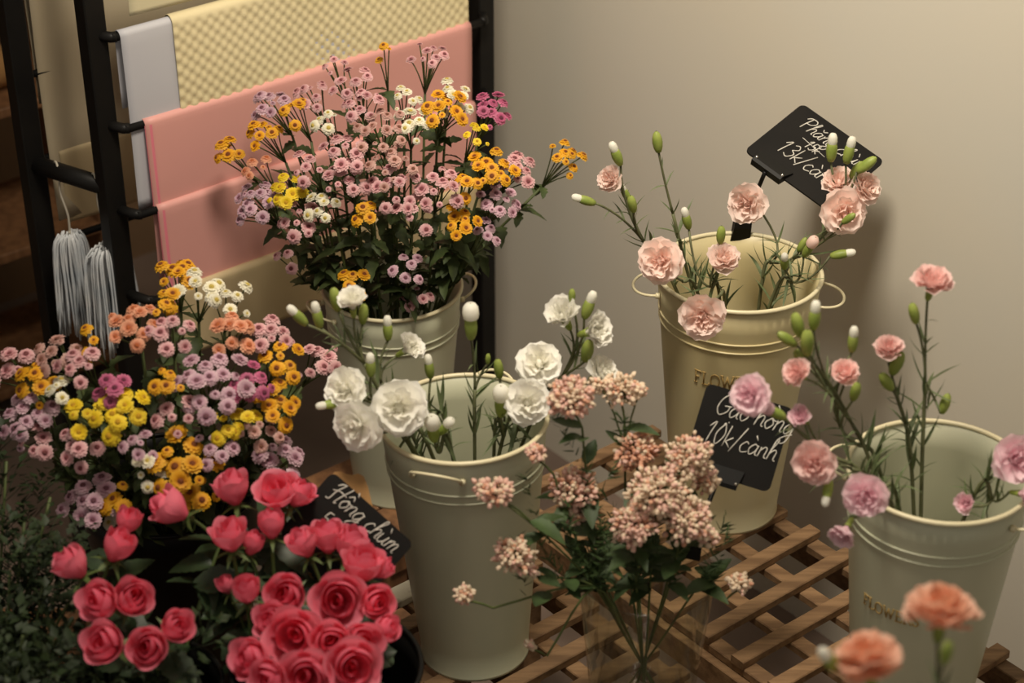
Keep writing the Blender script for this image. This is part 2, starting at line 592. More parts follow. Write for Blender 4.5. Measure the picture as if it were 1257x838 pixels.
def bucket(label, loc, s=1.0, r0=0.075, r1=0.110, H=0.38, body='enamel', rim='enamel_rim', ears=(0, 180), ear_lift=35,
           text_at=None, tilt=(0, 0), group=None, beads=True):
    t = thing('flower_bucket', label, 'bucket', loc, group)
    t.rotation_euler = (-tilt[1], tilt[0], 0)
    r0, r1, H = r0 * s, r1 * s, H * s
    th = 0.0022
    m = MB()
    prof = [(0.0005, 0.004), (r0 - 0.004, 0.004), (r0 - 0.001, 0.0), (r0 + 0.0015, 0.0), (r0 + 0.0015, 0.004), (r0, 0.007)]
    n = 10
    for i in range(1, n + 1):
        f = i / n
        prof.append((bucket_r(f, r0, r1), 0.007 + (H - 0.007) * f))
    for i in range(n, 0, -1):
        f = i / n
        prof.append((bucket_r(f, r0, r1) - th, 0.007 + (H - 0.007) * f))
    prof += [(r0 - th, 0.012), (0.0005, 0.010)]
    m.lathe(prof, 56)
    part('body', m.mesh('bucket_body', body), t)
    m = MB()
    m.tube([(r1 * math.cos(2 * PI * k / 56), r1 * math.sin(2 * PI * k / 56), H) for k in range(56)], 0.0034, 8, closed=True)
    part('rim', m.mesh('bucket_rim', rim), t)
    if beads:
        for zf in (0.86, 0.825):
            rr = bucket_r(zf, r0, r1) + 0.0003
            m = MB()
            m.tube([(rr * math.cos(2 * PI * k / 56), rr * math.sin(2 * PI * k / 56), H * zf) for k in range(56)], 0.0017, 6, closed=True)
            part('bead', m.mesh('bucket_bead', body), t)
    for e in ears:
        a = R(e)
        out = V((math.cos(a), math.sin(a), 0))
        tan = V((-math.sin(a), math.cos(a), 0))
        zf = 0.93
        c = out * (bucket_r(zf, r0, r1) - 0.002) + V((0, 0, H * zf))
        lift = R(ear_lift)
        d = out * math.cos(lift) + V((0, 0, 1)) * math.sin(lift)
        pts = []
        for k in range(17):
            q = PI * k / 16
            pts.append(c + tan * (0.034 * s * math.cos(q)) + d * (0.036 * s * math.sin(q) ** 0.8))
        m = MB()
        m.tube(pts, 0.0021, 7)
        h = part('handle', m.mesh('bucket_handle', rim), t)
        for sg in (-1, 1):
            b0 = c + tan * (0.034 * s * sg)
            m = MB()
            m.tube([b0 - out * 0.003, b0 + out * 0.003], 0.0045, 8)
            part('rivet', m.mesh('handle_rivet', rim), h)
    if text_at is not None:
        ang, zf, hgt, txt = text_at
        ss, wid = strokes(txt)
        zz = H * zf
        m = MB()
        for s_ in ss:
            P = [V((p[0], p[1], 0)) for p in s_]
            if len(P) > 4:
                P = catmull(P, 4)
            q = []
            for p in P:
                z = zz + p.y * hgt
                rr = bucket_r(z / H, r0, r1) + 0.0002
                th_ = R(ang) + (p.x - wid / 2) * hgt * 0.95 / rr
                q.append(V((rr * math.cos(th_), rr * math.sin(th_), z)))
            m.tube(q, 0.0011, 5)
        part('lettering', m.mesh('bucket_print', 'gold_print'), t)
    return t


BK = {}


def reg(key, loc, s, r0, r1, H):
    BK[key] = dict(c=V(loc), s=s, r0=r0 * s, r1=r1 * s, H=H * s)


WHT = (-0.052, 2.140, PZ)
PNK = (0.330, 2.485, PZ)
RGT = (0.534, 2.010, PZ)
LBK = (-0.190, 2.700, 0.0)
CH2 = (-0.475, 2.215, 0.0)
RS1 = (-0.225, 1.830, 0.0)
RS2 = (-0.445, 1.790, 0.0)
GRN = (-0.690, 1.860, 0.0)
CRL = (0.430, 1.300, 0.0)
bucket('pale sage metal bucket of white carnations with two rim handles', WHT, 1.0, ears=(72, 252), ear_lift=40, tilt=(-0.03, 0.02), group='pale metal flower buckets')
bucket('tall cream metal bucket with gold FLOWERS lettering, against the wall', PNK, 1.085, body='enamel_cream', ears=(172, -8),
       ear_lift=-5, text_at=(-101, 0.675, 0.021, 'FLOWERS'), group='pale metal flower buckets')
bucket('pale green metal bucket at the right edge of the lattice bench', RGT, 1.03, ears=(150, -30), ear_lift=10,
       text_at=(-128, 0.56, 0.017, 'FLOWERS'), group='pale metal flower buckets')
bucket('pale metal bucket of mixed chrysanthemums before the paper rack', LBK, 1.0, ears=(20, 200), ear_lift=25, group='pale metal flower buckets')
bucket('dark bucket hidden under the left chrysanthemum bunch', CH2, 1.0, 0.09, 0.125, 0.34, 'black_plastic', 'black_plastic', (), group='black flower buckets', beads=False)
bucket('black bucket under the large bunch of pink roses', RS1, 1.0, 0.085, 0.115, 0.34, 'black_plastic', 'black_plastic', (), group='black flower buckets', beads=False)
bucket('black bucket under the small left bunch of pink roses', RS2, 1.0, 0.075, 0.098, 0.34, 'black_plastic', 'black_plastic', (), group='black flower buckets', beads=False)
bucket('black bucket of dark greenery at the bottom left corner', GRN, 1.0, 0.08, 0.11, 0.30, 'black_plastic', 'black_plastic', (), group='black flower buckets', beads=False)
bucket('low pale bucket below the coral carnations in the foreground', CRL, 1.0, ears=(), group='pale metal flower buckets')
reg('W', WHT, 1.0, .075, .110, .38)
reg('P', PNK, 1.085, .075, .110, .38)
reg('R', RGT, 1.03, .075, .110, .38)
reg('L', LBK, 1.0, .075, .110, .38)
reg('C', CH2, 1.0, .09, .125, .34)
reg('S1', RS1, 1.0, .085, .115, .34)
reg('S2', RS2, 1.0, .075, .098, .34)
reg('G', GRN, 1.0, .08, .11, .30)
reg('K', CRL, 1.0, .075, .110, .38)


def stem_path(key, bp, n=5, keep=0.86, spread=0.55):
    """a stem from the bucket floor through the mouth of the bucket to bp"""
    k = BK[key]
    c = k['c']
    zr = c.z + k['H']
    d = V((bp.x - c.x, bp.y - c.y, 0))
    f = min(1.0, 0.75)
    d = d * f
    lim = k['r1'] * keep
    if d.length > lim:
        d = d.normalized() * lim
    cr = V((c.x + d.x, c.y + d.y, zr))
    e = d * (-spread) if d.length > k['r1'] * 0.3 else d * 0.6
    if e.length > k['r0'] * 0.8:
        e = e.normalized() * k['r0'] * 0.8
    base = V((c.x + e.x, c.y + e.y, c.z + 0.014))
    mid = base.lerp(cr, 0.55)
    return catmull([base, mid, cr, bp], n)


# ------------------------------------------------------------------ shared flower meshes
def linear_leaf(L, w, curve, name, m_):
    m = MB()
    n = 7
    rows = []
    for i in range(n + 1):
        t = i / n
        ww = w * (math.sin(PI * min(1, t * 0.75 + 0.22)) ** 0.7) * (1 - t ** 4)
        x = L * t
        z = -curve * L * t * t + 0.12 * L * t
        rows.append([V((x, -ww, z + ww * 0.45)), V((x, 0, z)), V((x, ww, z + ww * 0.45))])
    m.grid(rows)
    return m.mesh(name, m_)


CLEAF = [linear_leaf(0.062, 0.0034, c, 'carnation_leaf', 'leaf_carnation') for c in (-0.25, 0.15, 0.5)]


def broad_leaf(L, w, lobes, name, m_, droop=0.3, serr=0.0):
    m = MB()
    n = 12
    rows = []
    for i in range(n + 1):
        t = i / n
        ww = w * math.sin(PI * t ** 0.85) ** 0.8
        if lobes:
            ww *= 0.62 + 0.38 * abs(math.cos(PI * lobes * t))
        if serr:
            ww *= 1 + serr * (1 if i % 2 else -1)
        ww = max(ww, 0.0008 if i < n else 0.0003)
        x = L * t
        z = -droop * L * t * t
        rows.append([V((x, -ww, z + ww * 0.25)), V((x, -ww * .5, z + ww * 0.08)), V((x, 0, z)), V((x, ww * .5, z + ww * 0.08)), V((x, ww, z + ww * 0.25))])
    m.grid(rows)
    return m.mesh(name, m_)


HLEAF = [broad_leaf(0.042, 0.014, 3.5, 'chrysanthemum_leaf', 'leaf_chrys', d) for d in (0.1, 0.5, 0.9)]
RLEAF = [broad_leaf(0.055, 0.018, 0, 'rose_leaf', 'leaf_rose', d, 0.06) for d in (0.1, 0.4, 0.7)]
FLEAF = [broad_leaf(0.04, 0.010, 0, 'filler_leaf', 'leaf_filler', d, 0.05) for d in (0.0, 0.5)]


def carnation_bloom(col, seed, full=1.0):
    rg = random.Random(seed)
    m = MB()
    layers = [(6, 2, 0.031, 0.0), (6, 22, 0.030, 0.001), (5, 42, 0.027, 0.002), (4, 62, 0.023, 0.003), (3, 78, 0.020, 0.004)]
    for (cnt, el, L, z0) in layers:
        el0 = el * full + (1 - full) * 72
        for k in range(cnt):
            az = 2 * PI * (k + rg.uniform(-.25, .25)) / cnt + el
            e = R(el0 + rg.uniform(-9, 9))
            LL = L * rg.uniform(0.88, 1.06)
            nw, nl = 8, 5
            half = R(46) * rg.uniform(0.85, 1.15)
            ph = rg.uniform(0, 6)
            rows = []
            for i in range(nl + 1):
                t = i / nl
                row = []
                for j in range(nw + 1):
                    u = -1 + 2 * j / nw
                    tt = t * (1 - 0.14 * u * u)
                    if i == nl:
                        tt += 0.05 * (1 if j % 2 else -1) * rg.uniform(.4, 1)
                    # petal bends: rises out of the calyx, then spreads to its elevation
                    d = LL * tt
                    ang = R(80) + (e - R(80)) * min(1, t * 1.5)
                    r_ = 0.004 + d * math.cos(ang) * (0.72 + 0.28 * t)
                    z = 0.019 + z0 + d * math.sin(ang) + 0.010 * t
                    wv = 0.0034 * t * t * math.sin(3.6 * u + ph) + 0.0014 * t * math.sin(8 * u + ph * 2)
                    a = az + half * u * (0.35 + 0.75 * t)
                    nr = V((math.cos(a) * -math.sin(e), math.sin(a) * -math.sin(e), math.cos(e)))
                    row.append(V((r_ * math.cos(a), r_ * math.sin(a), z)) + nr * wv)
                rows.append(row)
            m.grid(rows)
    m.lathe([(0.003, 0.020), (0.0065, 0.029), (0.0062, 0.036), (0.003, 0.0405), (0.0004, 0.041)], 9)
    return m.mesh('carnation_bloom', 'carn_' + col)


def lathe_mesh(prof, segs, name, m_):
    m = MB()
    m.lathe(prof, segs)
    return m.mesh(name, m_)


CALYX = lathe_mesh([(0.0008, 0), (0.0035, 0.001), (0.0052, 0.006), (0.0056, 0.014), (0.0066, 0.021), (0.0076, 0.0245), (0.0060, 0.0225)], 10, 'carnation_calyx', 'calyx')
BUD = lathe_mesh([(0.0008, 0), (0.0034, 0.001), (0.0052, 0.006), (0.0061, 0.013), (0.0056, 0.019), (0.0040, 0.0245), (0.0010, 0.0275)], 10, 'carnation_bud', 'calyx')
TIPS = {c: lathe_mesh([(0.0046, 0.020), (0.0052, 0.024), (0.0048, 0.029), (0.0032, 0.0325), (0.0006, 0.0335)], 10, 'bud_tip', 'carn_' + c)
        for c in ('pink', 'white', 'blush', 'lilac', 'coral')}
CB = {}
for c in ('pink', 'white', 'blush', 'lilac', 'coral'):
    CB[c] = {'full': [carnation_bloom(c, 3, 1.0), carnation_bloom(c, 8, 1.0)],
             'half': [carnation_bloom(c, 5, 0.35)], 'side': [carnation_bloom(c, 6, 0.75)]}


def carnation(key, label, col, branch, items, group, leaves=5, dy=0.0, leafup=0.4):
    """one spray: stem with side branches, blooms, buds and narrow leaves.
    branch = (px, py, dy) ; items = (kind, px, py, dy, facing, size)"""
    c = BK[key]['c']
    Y0 = c.y
    bp = atY(branch[0], branch[1], Y0 + branch[2])
    path = stem_path(key, bp)
    base = path[0].copy()
    t = thing('carnation_spray', label, 'flower', base, group)
    sm = MB()
    sm.tube([p - base for p in path], [0.0027] * len(path), 6)
    tan = (path[-1] - path[-4]).normalized()
    nodes = []
    for it in items:
        kind, px, py, d, face, s = it
        P = atY(px, py, Y0 + d)
        ax = V((face[0], -face[2], face[1])).normalized()
        off = 0.034 if kind in ('full', 'half', 'side') else 0.016
        loc = P - ax * off * s
        dist = (loc - bp).length
        q = bez(bp, bp + tan * dist * 0.35 + (loc - ax * dist * 0.45 - bp) * 0.35, loc, 7)
        sm.tube([p - base for p in q], [0.0021, .0019, .0018, .0017, .0017, .0017, .0017, .0018], 5)
        nodes.append((q[3], (q[4] - q[2]).normalized(), 0.55))
        nodes.append((q[5], (q[6] - q[4]).normalized(), 0.32))
        sp = rnd(0, 6)
        if kind in ('full', 'half', 'side'):
            b = part('bloom', random.choice(CB[col][kind]), t, loc - base, zquat(ax, sp), s)
            part('calyx', CALYX, b)
        else:
            b = part('bud', BUD, t, loc - base, zquat(ax, sp), s * 1.15)
            if kind == 'tip':
                part('petal_tip', TIPS['white'], b, scale=1.0)
            elif kind == 'open':
                part('petal_tip', TIPS[col], b, scale=(1.5, 1.5, 1.12))
    part('stem', sm.mesh('carnation_stem', 'stem_carnation'), t)
    zr = c.z + BK[key]['H']
    k = len(path)
    vis = [i for i in range(2, k - 1) if path[i].z > zr - 0.06]
    for j in range(int(leaves * 1.25)):
        i = vis[j % len(vis)] if vis else k - 3
        nodes.append((path[i].lerp(path[min(i + 1, k - 1)], rnd(0, 1)), (path[i + 1] - path[i - 1]).normalized(), rnd(0.55, 0.95)))
    for (p, tn, sc_) in nodes:
        az = rnd(0, 6.28)
        side = tn.orthogonal().normalized()
        side.rotate(Quaternion(tn, az))
        for sg in (1, -1):
            if sc_ < 0.5 and sg < 0:
                continue
            d = (side * sg * (1 - leafup * 0.6) + tn * rnd(0.5, 1.0)).normalized()
            if V((p.x + d.x * .05 * sc_ - c.x, p.y + d.y * .05 * sc_ - c.y, 0)).length > BK[key]['r1'] * 0.82 and p.z < zr + 0.02:
                d = (tn * 1.0 + V((c.x - p.x, c.y - p.y, 0)).normalized() * 0.6).normalized()
            qt = d.to_track_quat('X', 'Z')
            part('leaf', random.choice(CLEAF), t, p - base, qt, sc_ * rnd(0.8, 1.1))
    return t


UP = (0, 1, .15)
GP = 'pink carnations in the cream wall bucket'
carnation('P', 'pink carnation spray leaning left out of the cream bucket with three white tips', 'pink', (790, 296, -.02), [
    ('tip', 757, 191, -.03, (-.35, .9, .1), 1.05), ('side', 750, 220, -.03, (-.6, .55, .5), .66), ('tip', 719, 246, -.06, (-.9, .35, .1), .95),
    ('bud', 776, 250, -.05, (-.2, .9, .2), .95), ('tip', 768, 238, -.01, (-.4, .8, 0), .8)], GP, 6)
carnation('P', 'tall slim carnation stem ending in one closed green bud, cream bucket', 'pink', (826, 262, .0), [
    ('bud', 807, 174, .0, (-.15, 1, 0), 1.05)], GP, 5)
carnation('P', 'pale pink carnation facing left over the cream bucket rim', 'pink', (838, 345, -.07), [('full', 811, 320, -.11, (-.35, .45, .9), 1.0)], GP, 4)
carnation('P', 'half open pink carnation with a white bud at the cream bucket middle', 'pink', (874, 352, -.07), [
    ('side', 888, 318, -.08, (.1, .9, .5), .78), ('bud', 885, 288, -.07, (0, 1, .1), .95), ('tip', 843, 270, -.04, (-.25, .95, .1), .95)], GP, 5)
carnation('P', 'pale pink carnation hanging over the front rim of the cream bucket', 'pink', (884, 362, -.105), [('full', 862, 388, -.17, (-.15, .15, 1), 1.0)], GP, 2)
carnation('P', 'pink carnation on a bent stem beside the black sign clip', 'pink', (948, 322, .0), [
    ('full', 917, 250, .02, (-.45, .35, .85), .92), ('bud', 985, 300, .0, (.4, .9, 0), .8)], GP, 5)
carnation('P', 'cluster of three pink carnations under white buds in front of the Phăng sign', 'pink', (985, 312, -.0), [
    ('full', 1036, 260, -.04, (.15, .25, 1), 1.0), ('side', 1061, 230, -.02, (.5, .7, .5), .8), ('side', 1029, 224, -.0, (-.2, .9, .5), .8),
    ('tip', 1021, 184, -.0, (.0, 1, 0), 1.15), ('tip', 1042, 187, -.02, (.15, 1, 0), 1.1), ('bud', 1064, 202, -.03, (.7, .7, .1), 1.1),
    ('bud', 1052, 208, -.01, (.4, .8, .2), 1.0), ('bud', 1042, 268, -.07, (.6, .7, .3), .8)], GP, 6)
carnation('P', 'carnation stem with small opening buds at the right of the cream bucket', 'pink', (972, 346, -.05), [
    ('tip', 963, 322, -.06, (-.1, .9, .4), .9), ('open', 992, 306, -.06, (.3, .9, .3), .95), ('tip', 1032, 312, -.06, (.95, .25, .1), .95)], GP, 7)

GW = 'white carnations in the sage bucket'
carnation('W', 'white carnation spray of many buds leaning far left over its bucket', 'white', (447, 446, -.02), [
    ('tip', 367, 389, -.05, (-.6, .8, .1), .95), ('tip', 390, 389, -.02, (-.15, 1, 0), 1.0), ('bud', 412, 367, .0, (-.15, 1, 0), 1.1),
    ('half', 433, 372, -.02, (0, 1, .2), .72), ('bud', 446, 385, .0, (.1, 1, 0), .95)], GW, 5)
carnation('W', 'white half open carnation and bud rising behind the left rim', 'white', (468, 470, -.0), [
    ('tip', 476, 405, .02, (0, 1, 0), .95), ('half', 501, 428, .01, (.6, .6, .3), .7)], GW, 4)
carnation('W', 'white carnation facing left above the hanging white bloom', 'white', (462, 498, -.04), [
    ('full', 423, 478, -.07, (-.45, .5, .7), .86), ('tip', 406, 496, -.08, (-.8, .1, .4), .9), ('tip', 455, 450, -.04, (0, 1, .1), .95)], GW, 5)
carnation('W', 'lowest white carnation hanging outside the left bucket rim', 'white', (470, 530, -.05), [('full', 438, 523, -.11, (-.45, .1, .9), .98)], GW, 3)
carnation('W', 'largest white carnation over the left rim of the sage bucket', 'white', (498, 540, -.04), [('full', 490, 500, -.07, (-.1, .5, .9), 1.08)], GW, 4)
carnation('W', 'thin carnation stem with one white tipped bud left of centre', 'white', (535, 510, .0), [('tip', 527, 452, .02, (-.1, 1, 0), .95)], GW, 4)
carnation('W', 'opening white bud just above the front inside of the bucket', 'white', (540, 555, -.05), [('open', 532, 530, -.06, (-.05, 1, .3), 1.15), ('open', 545, 526, -.05, (.5, .8, .2), .8)], GW, 4)
carnation('W', 'straight carnation stem with the tallest large white bud in the centre', 'white', (583, 478, .03), [('open', 578, 400, .03, (0, 1, 0), 1.25), ('bud', 599, 440, .03, (.05, 1, 0), .5)], GW, 4)
carnation('W', 'carnation stem with a small round white bloom near the right rim', 'white', (618, 535, .0), [('open', 615, 497, -.02, (0, 1, .2), 1.25), ('bud', 612, 452, .03, (-.1, 1, 0), .95)], GW, 5)
carnation('W', 'white carnation pair with green buds standing highest at the right', 'white', (690, 462, .05), [
    ('half', 692, 388, .05, (-.3, .9, .4), .9), ('half', 728, 406, .03, (.6, .5, .5), .85), ('tip', 722, 377, .05, (.3, 1, 0), 1.1),
    ('bud', 721, 430, .03, (.15, 1, .2), 1.2), ('bud', 702, 363, .06, (0, 1, 0), .7)], GW, 5)
carnation('W', 'white carnations half hidden behind the blurred pink filler head', 'white', (662, 500, .02), [
    ('full', 662, 446, .02, (-.1, .8, .6), .95), ('side', 738, 457, .02, (.6, .7, .4), .75)], GW, 3)
carnation('W', 'white carnation leaning on the right rim of the sage bucket', 'white', (638, 528, -.0), [('full', 648, 493, -.03, (.1, .5, .8), .9)], GW, 5)

GR = 'blush carnations in the right bucket'
carnation('R', 'tallest blush carnation on a straight stem in the right bucket', 'blush', (1136, 470, .04), [
    ('side', 1144, 347, .04, (.05, 1, .2), .82), ('bud', 1122, 384, .04, (-.3, 1, 0), .95), ('bud', 1160, 495, .03, (.2, 1, 0), .95)], GR, 5)
carnation('R', 'small blush bloom over bunched green buds, second from right in its bucket', 'blush', (1112, 520, .03), [
    ('side', 1091, 428, .02, (-.1, 1, .2), .62), ('bud', 1088, 468, .02, (-.5, .8, .2), 1.05), ('bud', 1101, 445, .02, (.2, 1, .2), 1.2)], GR, 6)
carnation('R', 'carnation spray of clustered green buds leaning left toward the cream bucket', 'blush', (1046, 520, .02), [
    ('bud', 979, 398, -.0, (-.3, 1, 0), 1.1), ('bud', 966, 416, .0, (-.8, .6, 0), .95), ('bud', 991, 420, -.02, (-.1, 1, .1), 1.2), ('tip', 1000, 390, .0, (0, 1, 0), 1.05),
    ('side', 978, 458, -.03, (-.6, .6, .4), .6), ('bud', 984, 440, .01, (-.5, .8, .2), 1.1)], GR, 5)
carnation('R', 'small blush carnation with two tall buds behind the left rim', 'blush', (1052, 545, .03), [
    ('side', 1037, 458, .02, (-.1, .9, .3), .62), ('tip', 1047, 419, .03, (0, 1, 0), .95), ('bud', 1050, 480, .0, (.1, 1, .2), .95)], GR, 5)
carnation('R', 'lilac pink carnation reaching left across the Gạo hồng sign', 'lilac', (1022, 560, -.03), [
    ('full', 921, 485, -.06, (-.6, .45, .7), .76), ('open', 953, 507, -.06, (-.8, .6, .2), .95), ('half', 984, 512, -.04, (-.5, .7, .4), .55)], GR, 4)
carnation('R', 'pale pink carnation hanging left of the right bucket', 'blush', (1045, 575, -.04), [
    ('full', 999, 568, -.09, (-.5, .3, .8), .82), ('tip', 1016, 602, -.10, (-.2, -.7, .6), .9)], GR, 4)
carnation('R', 'round pale lilac carnation on the left front rim', 'lilac', (1082, 600, -.06), [('full', 1062, 609, -.12, (-.2, .15, 1), .86)], GR, 3)
carnation('R', 'small lilac carnation hanging lowest outside the right bucket', 'lilac', (1072, 625, -.09), [('half', 1037, 652, -.13, (-.5, -.3, .8), .66)], GR, 2)
carnation('R', 'large lilac carnation at the right picture edge with bent leaves', 'lilac', (1218, 612, -.04), [
    ('full', 1248, 564, -.05, (.3, .6, .8), .95), ('half', 1186, 618, -.06, (-.5, .6, .6), .5), ('half', 1257, 606, -.08, (.6, .3, .6), .6)], GR, 9)

GK = 'coral carnations in the foreground'
for lb, br, it in (('large coral carnation in the right foreground', (1150, 905, .10), ('full', 1156, 746, .14, (.05, 1, -.25), 1.05)),
                   ('coral carnation cut by the bottom edge with a white tipped bud', (1085, 930, .06), ('full', 1064, 808, .08, (-.25, 1, -.2), 1.02))):
    its = [it]
    if it[1] < 1100:
        its.append(('tip', 1020, 812, .08, (-.5, .8, .2), 1.0))
    else:
        its.append(('bud', 1162, 800, .02, (.1, 1, 0), .8))
    carnation('K', lb, 'coral', br, its, GK, 5)


# ------------------------------------------------------------------ chrysanthemums
def chrys_bloom(col, cup, dome):
    m = MB()
    rg = random.Random(hash(col) % 7 + 3)
    for cnt, L, el, z0, wd in ((17, 0.0116, 0 + cup, 0.0, 0.0021), (15, 0.0102, 8 + cup, 0.0008, 0.0019), (12, 0.0078, 18 + cup, 0.0013, 0.0017)):
        for k in range(cnt):
            a = 2 * PI * (k + rg.uniform(-.2, .2)) / cnt + L * 900
            e = R(el + rg.uniform(-7, 7))
            LL = L * rg.uniform(.93, 1.05)
            d = V((math.cos(a), math.sin(a), 0))
            s = V((-math.sin(a), math.cos(a), 0))
            pts = []
            for t, wf in ((0.16, .45), (0.55, 1.0), (0.86, .95)):
                r_ = LL * t * math.cos(e)
                z = z0 + LL * t * math.sin(e) - dome * (LL * t) ** 2 * 26
                pts += [d * r_ - s * wd * wf + V((0, 0, z)), d * r_ + s * wd * wf + V((0, 0, z))]
            z = z0 + LL * math.sin(e) - dome * LL * LL * 26
            pts.append(d * LL * math.cos(e) + V((0, 0, z)))
            m.add(pts, [(0, 1, 3, 2), (2, 3, 5, 4), (4, 5, 6)])
    m.lathe([(0.0006, -0.004), (0.0028, -0.0032), (0.0048, -0.0006), (0.003, 0.0005)], 8)
    return m.mesh('chrysanthemum_bloom', 'chr_' + col)


HB, HD = {}, {}
for c in ('pink', 'lilac', 'dusty', 'yellow', 'bright', 'white', 'peach', 'magenta'):
    HB[c] = [chrys_bloom(c, 0, 0.8), chrys_bloom(c, 10, 0.4), chrys_bloom(c, 3, 1.5)]
    HD[c] = lathe_mesh([(0.0036, 0.0014), (0.0034, 0.0024), (0.0022, 0.0033), (0.0002, 0.0036)], 8, 'chrysanthemum_disc', 'disc_' + c)

BUNCH = {'L': (V((-0.185, 2.705, 0.545)), V((0.235, 0.15, 0.185))), 'C': (V((-0.470, 2.215, 0.475)), V((0.235, 0.18, 0.17)))}


def on_bunch(key, px, py, back=0.0):
    c, r_ = BUNCH[key]
    d = ray(px, py)
    o = CAM - c
    D = V((d.x / r_.x, d.y / r_.y, d.z / r_.z))
    O = V((o.x / r_.x, o.y / r_.y, o.z / r_.z))
    a, b, cc = D.dot(D), 2 * O.dot(D), O.dot(O) - 1
    disc = b * b - 4 * a * cc
    t = (-b - math.sqrt(disc)) / (2 * a) if disc > 0 else -b / (2 * a)
    if disc > 0:
        t = min(t, -b / (2 * a))
    return CAM + d * (t + back)


def chrysanthemum(key, col, px, py, sp, n, label, group, size=1.0, back=0.0, nl=7):
    cen, rad = BUNCH[key]
    C = on_bunch(key, px, py, back)
    outw = V((C.x - cen.x, C.y - cen.y, 0))
    if outw.length > 1e-4:
        outw = outw.normalized() * min(1, outw.length / rad.x)
    ax = (outw * 0.4 + V((0, 0, 0.8)) + V((0, -0.35, 0))).normalized()
    n = int(round(n * (1.08 if key == 'L' else 1.0)))
    size *= 0.9 if key == 'L' else 0.98
    Rr = max(1.2 * sp / pxm(C), 0.0108 * size * math.sqrt(n))
    t1 = ax.orthogonal().normalized()
    t2 = ax.cross(t1)
    hub = C - ax * 0.055 - outw * 0.012 + V((0, 0, -0.012))
    path = stem_path(key, hub, 4)
    base = path[0].copy()
    t = thing('chrysanthemum_spray', label, 'flower', base, group)
    sm = MB()
    sm.tube([p - base for p in path], 0.0022, 6)
    a0 = rnd(0, 6)
    for k in range(n):
        rr = Rr * math.sqrt((k + 0.35) / n) if n > 1 else 0
        aa = a0 + k * 2.39996 + rnd(-.2, .2)
        rd = t1 * math.cos(aa) + t2 * math.sin(aa)
        P = C + rd * rr + ax * (0.016 * (1 - (rr / max(Rr, 1e-4)) ** 2) + rnd(-.013, .010))
        bx = (ax * 0.8 + V((0, 0, .25)) + rd * (0.6 * rr / max(Rr, 1e-4)) + V((rnd(-.25, .25), rnd(-.25, .15), rnd(-.15, .2)))).normalized()
        s = size * (rnd(0.84, 1.12) if random.random() < 0.85 else rnd(.45, .65))
        q = bez(hub, hub.lerp(P, 0.5) + ax * 0.012, P - bx * 0.0035 * s, 4)
        sm.tube([p - base for p in q], [.0013, .0011, .001, .001, .001], 4)
        b = part('bloom', random.choice(HB[col]), t, P - base, zquat(bx, rnd(0, 6)), s)
        part('flower_center', HD[col], b)
    part('stem', sm.mesh('chrysanthemum_stem', 'stem_chrys'), t)
    zr = BK[key]['c'].z + BK[key]['H']
    vis = [p for p in path if p.z > zr - 0.01]
    dense = catmull(vis, 6) if len(vis) > 2 else vis
    for j in range(nl):
        p = random.choice(dense[len(dense) // 5:] if len(dense) > 5 else dense)
        az = rnd(0, 6.28)
        d = V((math.cos(az), math.sin(az), rnd(-0.1, 0.7))).normalized()
        part('leaf', random.choice(HLEAF), t, p - base, d.to_track_quat('X', 'Z') @ Quaternion((1, 0, 0), rnd(-.5, .5)), rnd(0.5, 0.95))
    return t


